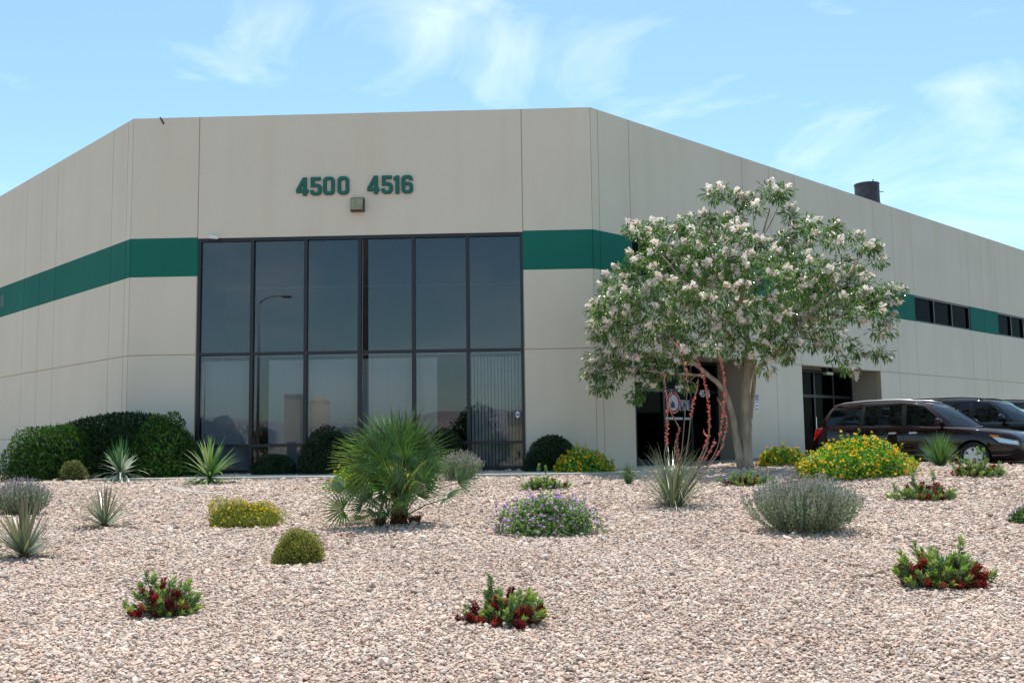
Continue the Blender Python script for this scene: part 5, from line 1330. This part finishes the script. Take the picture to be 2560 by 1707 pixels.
    # wheels
    for wx in spec['axles']:
        for sd in (-1, 1):
            yo = sd * (Wd / 2 - .13)
            b_ = MB(); b_.tube([(0, -.11, 0), (0, -.105, 0), (0, -.06, 0), (0, .06, 0), (0, .105, 0), (0, .11, 0)], [wr * .62, wr * .93, wr, wr, wr * .93, wr * .62], 28); ty_ = b_.build('wheel', M_TYRE, root, True); ty_.location = (wx, yo, wr)
            b_ = MB()
            b_.tube([(0, sd * .085, 0), (0, sd * .115, 0)], [wr * .66, wr * .62], 24)
            ri = b_.build('rim', M_BLACKPL, ty_)
            b_ = MB()
            for k in range(6):
                a_ = k * math.pi / 3; dv = Vector((math.cos(a_), 0, math.sin(a_))); pv = Vector((-math.sin(a_), 0, math.cos(a_)))
                v_ = [dv * .05 + pv * .05, dv * wr * .62 + pv * .06, dv * wr * .62 - pv * .06, dv * .05 - pv * .05]
                b_.add([tuple(v + Vector((0, sd * .122, 0))) for v in v_] + [tuple(v + Vector((0, sd * .1, 0))) for v in v_], [(0, 1, 2, 3), (0, 4, 5, 1), (2, 6, 7, 3), (1, 5, 6, 2), (7, 6, 5, 4)])
            b_.tube([(0, sd * .1, 0), (0, sd * .13, 0)], .07, 12)
            vs_ = []
            b_.tube([(wr * .60 * math.cos(k * math.pi / 12), sd * .115, wr * .60 * math.sin(k * math.pi / 12)) for k in range(25)], .016, 6, False)
            b_.build('spokes', M_ALLOY, ri)
    return root
VAN = dict(L=5.18, W=1.97, crown=.045, wheel=.34, axles=(-1.52, 1.62),
    ztop=[(-2.59, .72), (-2.57, .86), (-2.52, 1.02), (-2.3, 1.11), (-1.2, 1.12), (0, 1.09), (.9, 1.05), (1.3, 1.02), (1.7, .985), (2.1, .925), (2.35, .865), (2.48, .80), (2.56, .72), (2.59, .62)],
    wid=[(-2.59, .78), (-2.56, .86), (-2.45, .93), (-2.1, .98), (-1, 1), (.8, 1), (1.6, .985), (2.0, .95), (2.25, .89), (2.42, .79), (2.52, .67), (2.575, .56), (2.59, .48)],
    ring=[(1.52, 0, .62, 0), (1.44, .40, .58, .34), (1.16, .78, .44, .62), (1.02, .85, .30, .68), (.02, .90, -.02, .725), (-.10, .90, -.14, .725), (-1.10, .90, -1.10, .715), (-1.20, .90, -1.18, .715), (-2.18, .86, -1.98, .66), (-2.36, .80, -2.12, .58), (-2.47, .45, -2.24, .38), (-2.50, 0, -2.27, 0)],
    kinds=['w', 'w', 'p', 'f', 'b', 'm', 'b', 'r', 'p', 'h', 'h'],
    roof=lambda x: float(np.interp(x, [-2.3, -2.0, -1.2, -.4, .3, .62], [1.56, 1.61, 1.665, 1.675, 1.63, 1.58])),
    tail=[(-2.565, .76), (-2.44, .80), (-2.22, 1.07), (-2.46, 1.06)], head=[(2.20, .66), (2.535, .60), (2.515, .70), (1.98, .84)], ind=[(2.06, .79), (2.20, .77), (2.18, .83), (1.98, .85)],
    seams=(-1.14, -.06, 1.06), handles=(-.30, .22), handlem=M_CHROME, mirror=.88, rail=(-2.05, .30), raily=.60, railm=mat('silver_rail', (.45, .46, .48), .35, .8), grille=(.42, .60, .70))
SUV = dict(L=5.15, W=1.99, crown=.05, wheel=.37, axles=(-1.45, 1.50),
    ztop=[(-2.57, .80), (-2.55, 1.0), (-2.45, 1.17), (-1, 1.19), (.8, 1.17), (1.1, 1.16), (1.6, 1.14), (2.1, 1.10), (2.4, 1.05), (2.52, .98), (2.57, .85)],
    wid=[(-2.57, .88), (-2.5, .94), (-2.2, .98), (-1, 1), (1.2, 1), (2.0, .98), (2.3, .94), (2.48, .86), (2.55, .78), (2.57, .72)],
    ring=[(1.28, 0, .58, 0), (1.22, .42, .55, .38), (1.02, .80, .44, .66), (.90, .87, .32, .72), (.02, .91, -.02, .76), (-.10, .91, -.12, .76), (-1.05, .91, -1.05, .755), (-1.17, .91, -1.16, .755), (-2.28, .88, -2.20, .72), (-2.42, .83, -2.33, .66), (-2.50, .45, -2.42, .42), (-2.51, 0, -2.44, 0)],
    kinds=['w', 'w', 'p', 'f', 'b', 'm', 'b', 'r', 'p', 'h', 'h'],
    roof=lambda x: float(np.interp(x, [-2.44, -2.0, -1.2, -.4, .3, .58], [1.74, 1.78, 1.80, 1.80, 1.76, 1.71])),
    tail=[(-2.55, .80), (-2.44, .80), (-2.44, 1.12), (-2.50, 1.12)], head=[(2.30, .80), (2.54, .78), (2.50, .96), (2.20, .98)], ind=[(2.18, .86), (2.28, .85), (2.28, .95), (2.18, .96)],
    seams=(-1.10, -.04, .98), handles=(-.30, .70), handlem=M_BLACKPL, mirror=.78, rail=(-2.1, .2), raily=.66, railm=M_BLACKPL, grille=(.62, .72, .92))
hd = math.atan2(WR.n.y, WR.n.x)
def stall(t, n, z=-.058): q = WR.O + WR.e * t + WR.n * n; return (q.x, q.y, z)
car('minivan', VAN, 'maroon minivan parked nose out beside the yellow lantana', M_MAROON, stall(VAN_T0 + .985, 3.57 + 2.59), hd)
car('suv', SUV, 'black suv with roof rails parked just behind the maroon minivan', M_BLKPAINT, stall(VAN_T0 + 4.55, 6.40), hd)
car('suv', SUV, 'dark vehicle barely showing at the right edge beyond the black suv', M_BLKPAINT, stall(VAN_T0 + 8.0, 6.5), hd)

# ------------------------------------------------------------------ across the street: what the tinted glass mirrors
def mirror(px, py, dist):
    """point seen in the glass at that pixel, dist metres out from the glass"""
    t, z = WFr.hit(px, py, -.09); Q = WFr.P(t, -.09, z); d = ray(px, py).normalized(); nn = Vector((WFr.n.x, WFr.n.y, 0)); r = d - 2 * d.dot(nn) * nn
    k = dist / r.dot(nn)
    return Q + r * k
GZ = -1.2
M_GALV = mat('galvanised_steel', (.30, .31, .31), .5, .4); M_WOOD = add_noise(mat('pole_wood', (.10, .07, .045), .9), (.07, .05, .035), (.13, .09, .06), 6, stretch=(1, 1, .1))
def street_lamp(px_pole, px_head, py_top, py_head, dist, label):
    a = mirror(px_pole, py_top, dist); h = mirror(px_head, py_head, dist)
    o = empty('street_lamp', (a.x, a.y, GZ)); tag(o, label, 'street lamp', 'street lamps across the road')
    top = a.z - GZ; v = Vector((h.x - a.x, h.y - a.y, h.z - GZ))
    b_ = MB(); b_.tube([(0, 0, 0), (0, 0, top)], [.13, .07], 10); b_.build('pole', M_GALV, o, True)
    b_ = MB(); b_.tube([(0, 0, top - .05), Vector((v.x * .3, v.y * .3, top + (v.z - top) * .65)), Vector((v.x * .65, v.y * .65, v.z)), v], [.05, .045, .04, .04], 8); b_.build('arm', M_GALV, o, True)
    b_ = MB(); u = Vector((v.x, v.y, 0)).normalized(); b_.tube([v - u * .05, v + u * .1 - Vector((0, 0, .02)), v + u * .5 - Vector((0, 0, .05)), v + u * .75 - Vector((0, 0, .04))], [.05, .13, .15, .06], 10); b_.build('lamp_head', M_GALV, o, True)
street_lamp(648, 705, 757, 740, 47, 'tall street lamp mirrored in the second upper window pane')
street_lamp(513, 497, 912, 904, 108, 'far street lamp mirrored in the leftmost lower window pane')
a = mirror(914, 700, 30.5)
o = empty('utility_pole', (a.x, a.y, GZ)); tag(o, 'thick wooden utility pole mirrored in the middle of the glass corner', 'utility pole')
b = MB(); b.tube([(0, 0, 0), (0, 0, 8), (0, 0, 15)], [.19, .165, .14], 14); b.build('pole', M_WOOD, o, True)
b = MB(); b.box(-1.2, 1.2, -.06, .06, 14.2, 14.35); b.build('cross_arm', M_WOOD, o)
# desert hills
def ridge(name, dist, hts, seed, col, label):
    rg = np.random.default_rng(seed); n = 260; ang = np.linspace(-1.25, 1.25, n)
    h = np.zeros(n)
    for k, am in ((2, 1), (5, .6), (11, .35), (23, .2), (47, .12), (90, .06)): h += am * np.sin(ang * k * 2.5 + rg.uniform(0, 6.28))
    h = hts[0] + (hts[1] - hts[0]) * (h - h.min()) / (h.max() - h.min())
    V = []; K = 6
    for j in range(K + 1):
        f = j / K; dd = dist * (1 + .35 * f)
        hh = h * (f ** .8) * (1 + .12 * np.sin(ang * 140 + j * 2) * (1 - f))
        V.append(np.stack([np.sin(ang) * dd, -np.cos(ang) * dd, GZ - 5 + hh + (0 if j else -5)], 1))
    V = np.concatenate(V); i = np.arange(K * (n - 1)); r_ = i // (n - 1); c_ = i % (n - 1); a_ = r_ * n + c_
    o = obj(name, mesh_np(name, V, np.stack([a_, a_ + n, a_ + n + 1, a_ + 1], 1), smooth=True), add_noise(mat(name + '_rock', col, 1.0, spec=.05), tuple(c * .85 for c in col), tuple(min(1, c * 1.15) for c in col), .004, 6)); o['kind'] = 'structure'
ridge('hills', 3600, (95, 215), 3, (.30, .25, .24), '')
# pale tanks and a shed across the road, and a tree
M_TAN = add_noise(mat('tan_plaster', (.6, .45, .25), .8), (.55, .41, .22), (.66, .5, .29), .5)
D = 78
for (p0, p1, ptop, lab) in ((716, 756, 990, 'tan block tower mirrored in the lower glass'), (776, 824, 1004, 'tan round tank mirrored beside the tower in the lower glass')):
    a, c2 = mirror(p0, 1090, D), mirror(p1, 1090, D); tp = mirror((p0 + p1) / 2, ptop, D).z
    cx_, cy_ = (a.x + c2.x) / 2, (a.y + c2.y) / 2; r_ = (a - c2).length / 2
    o = empty('storage_building' if p0 == 716 else 'storage_tank', (cx_, cy_, GZ)); tag(o, lab, 'building' if p0 == 716 else 'tank')
    b = MB()
    if p0 == 716:
        b.box(-r_, r_, -r_, r_, 0, tp - GZ); b.build('wall', M_TAN, o); b = MB(); b.box(-r_ - .1, r_ + .1, -r_ - .1, r_ + .1, tp - GZ, tp - GZ + .2); b.build('roof', M_CONC, o)
        b = MB(); b.box(-.5, .5, r_, r_ + .03, 0, 2.2); b.build('door', M_BLACKPL, o)
    else:
        b.tube([(0, 0, 0), (0, 0, tp - GZ)], r_, 24); b.build('wall', M_TAN, o, True); b = MB(); b.tube([(0, 0, tp - GZ), (0, 0, tp - GZ + .6)], [r_ * 1.02, .2], 24); b.build('roof', M_TAN, o)
def far_tree(px, ptop, wpx, dist, label, dens=2600, pyb=1120):
    a = mirror(px, pyb, dist); tp = mirror(px, ptop, dist).z; o = empty('roadside_tree', (a.x, a.y, GZ)); tag(o, label, 'tree', 'trees across the road')
    H = tp - GZ; rx = abs((mirror(px + wpx / 2, pyb, dist) - a).x)
    b_ = MB(); b_.tube([(0, 0, -.1), (.05, 0, H * .3), (0, .1, H * .6)], [.16, .12, .05], 8); b_.build('trunk', M_BARK, o, True)
    d = rdirs(dens); lv = rdirs(14); bb = (np.clip(d @ lv.T, 0, 1) ** 6).max(1)
    pt = d * (RNG.random((dens, 1)) ** .4) * (.7 + .4 * bb[:, None]) * np.array([rx, rx, H * .36]) + np.array([0, 0, H * .62])
    sz = RNG.uniform(.14, .26, dens)
    part('crown', inst(LEAF_T, LEAF_F, frames(rdirs(dens)), pt, np.stack([sz * .6, sz, sz], 1), cmix(dens, [(.035, .075, .02), (.05, .1, .025), (.025, .05, .015)], .2)), M_LEAF, o)
far_tree(1185, 1000, 130, 44, 'bushy roadside tree mirrored in the fifth lower window pane')
far_tree(545, 1052, 190, 62, 'low roadside tree mirrored in the leftmost lower window pane')
far_tree(660, 1058, 70, 66, 'small roadside tree mirrored in the second lower window pane', 1400)
a = mirror(1300, 1060, 70)
o = empty('storage_shed', (a.x + 4, a.y, GZ)); tag(o, 'low pale shed mirrored at the right end of the lower glass', 'building')
b = MB(); b.box(-5, 5, -3, 3, 0, mirror(1290, 1022, 70).z - GZ - .3); b.build('wall', M_TAN, o)
b = MB(); hh = mirror(1290, 1022, 70).z - GZ - .3; b.box(-5.4, 5.4, -3.4, 3.4, hh, hh + .25); b.build('roof', M_WHITE, o)
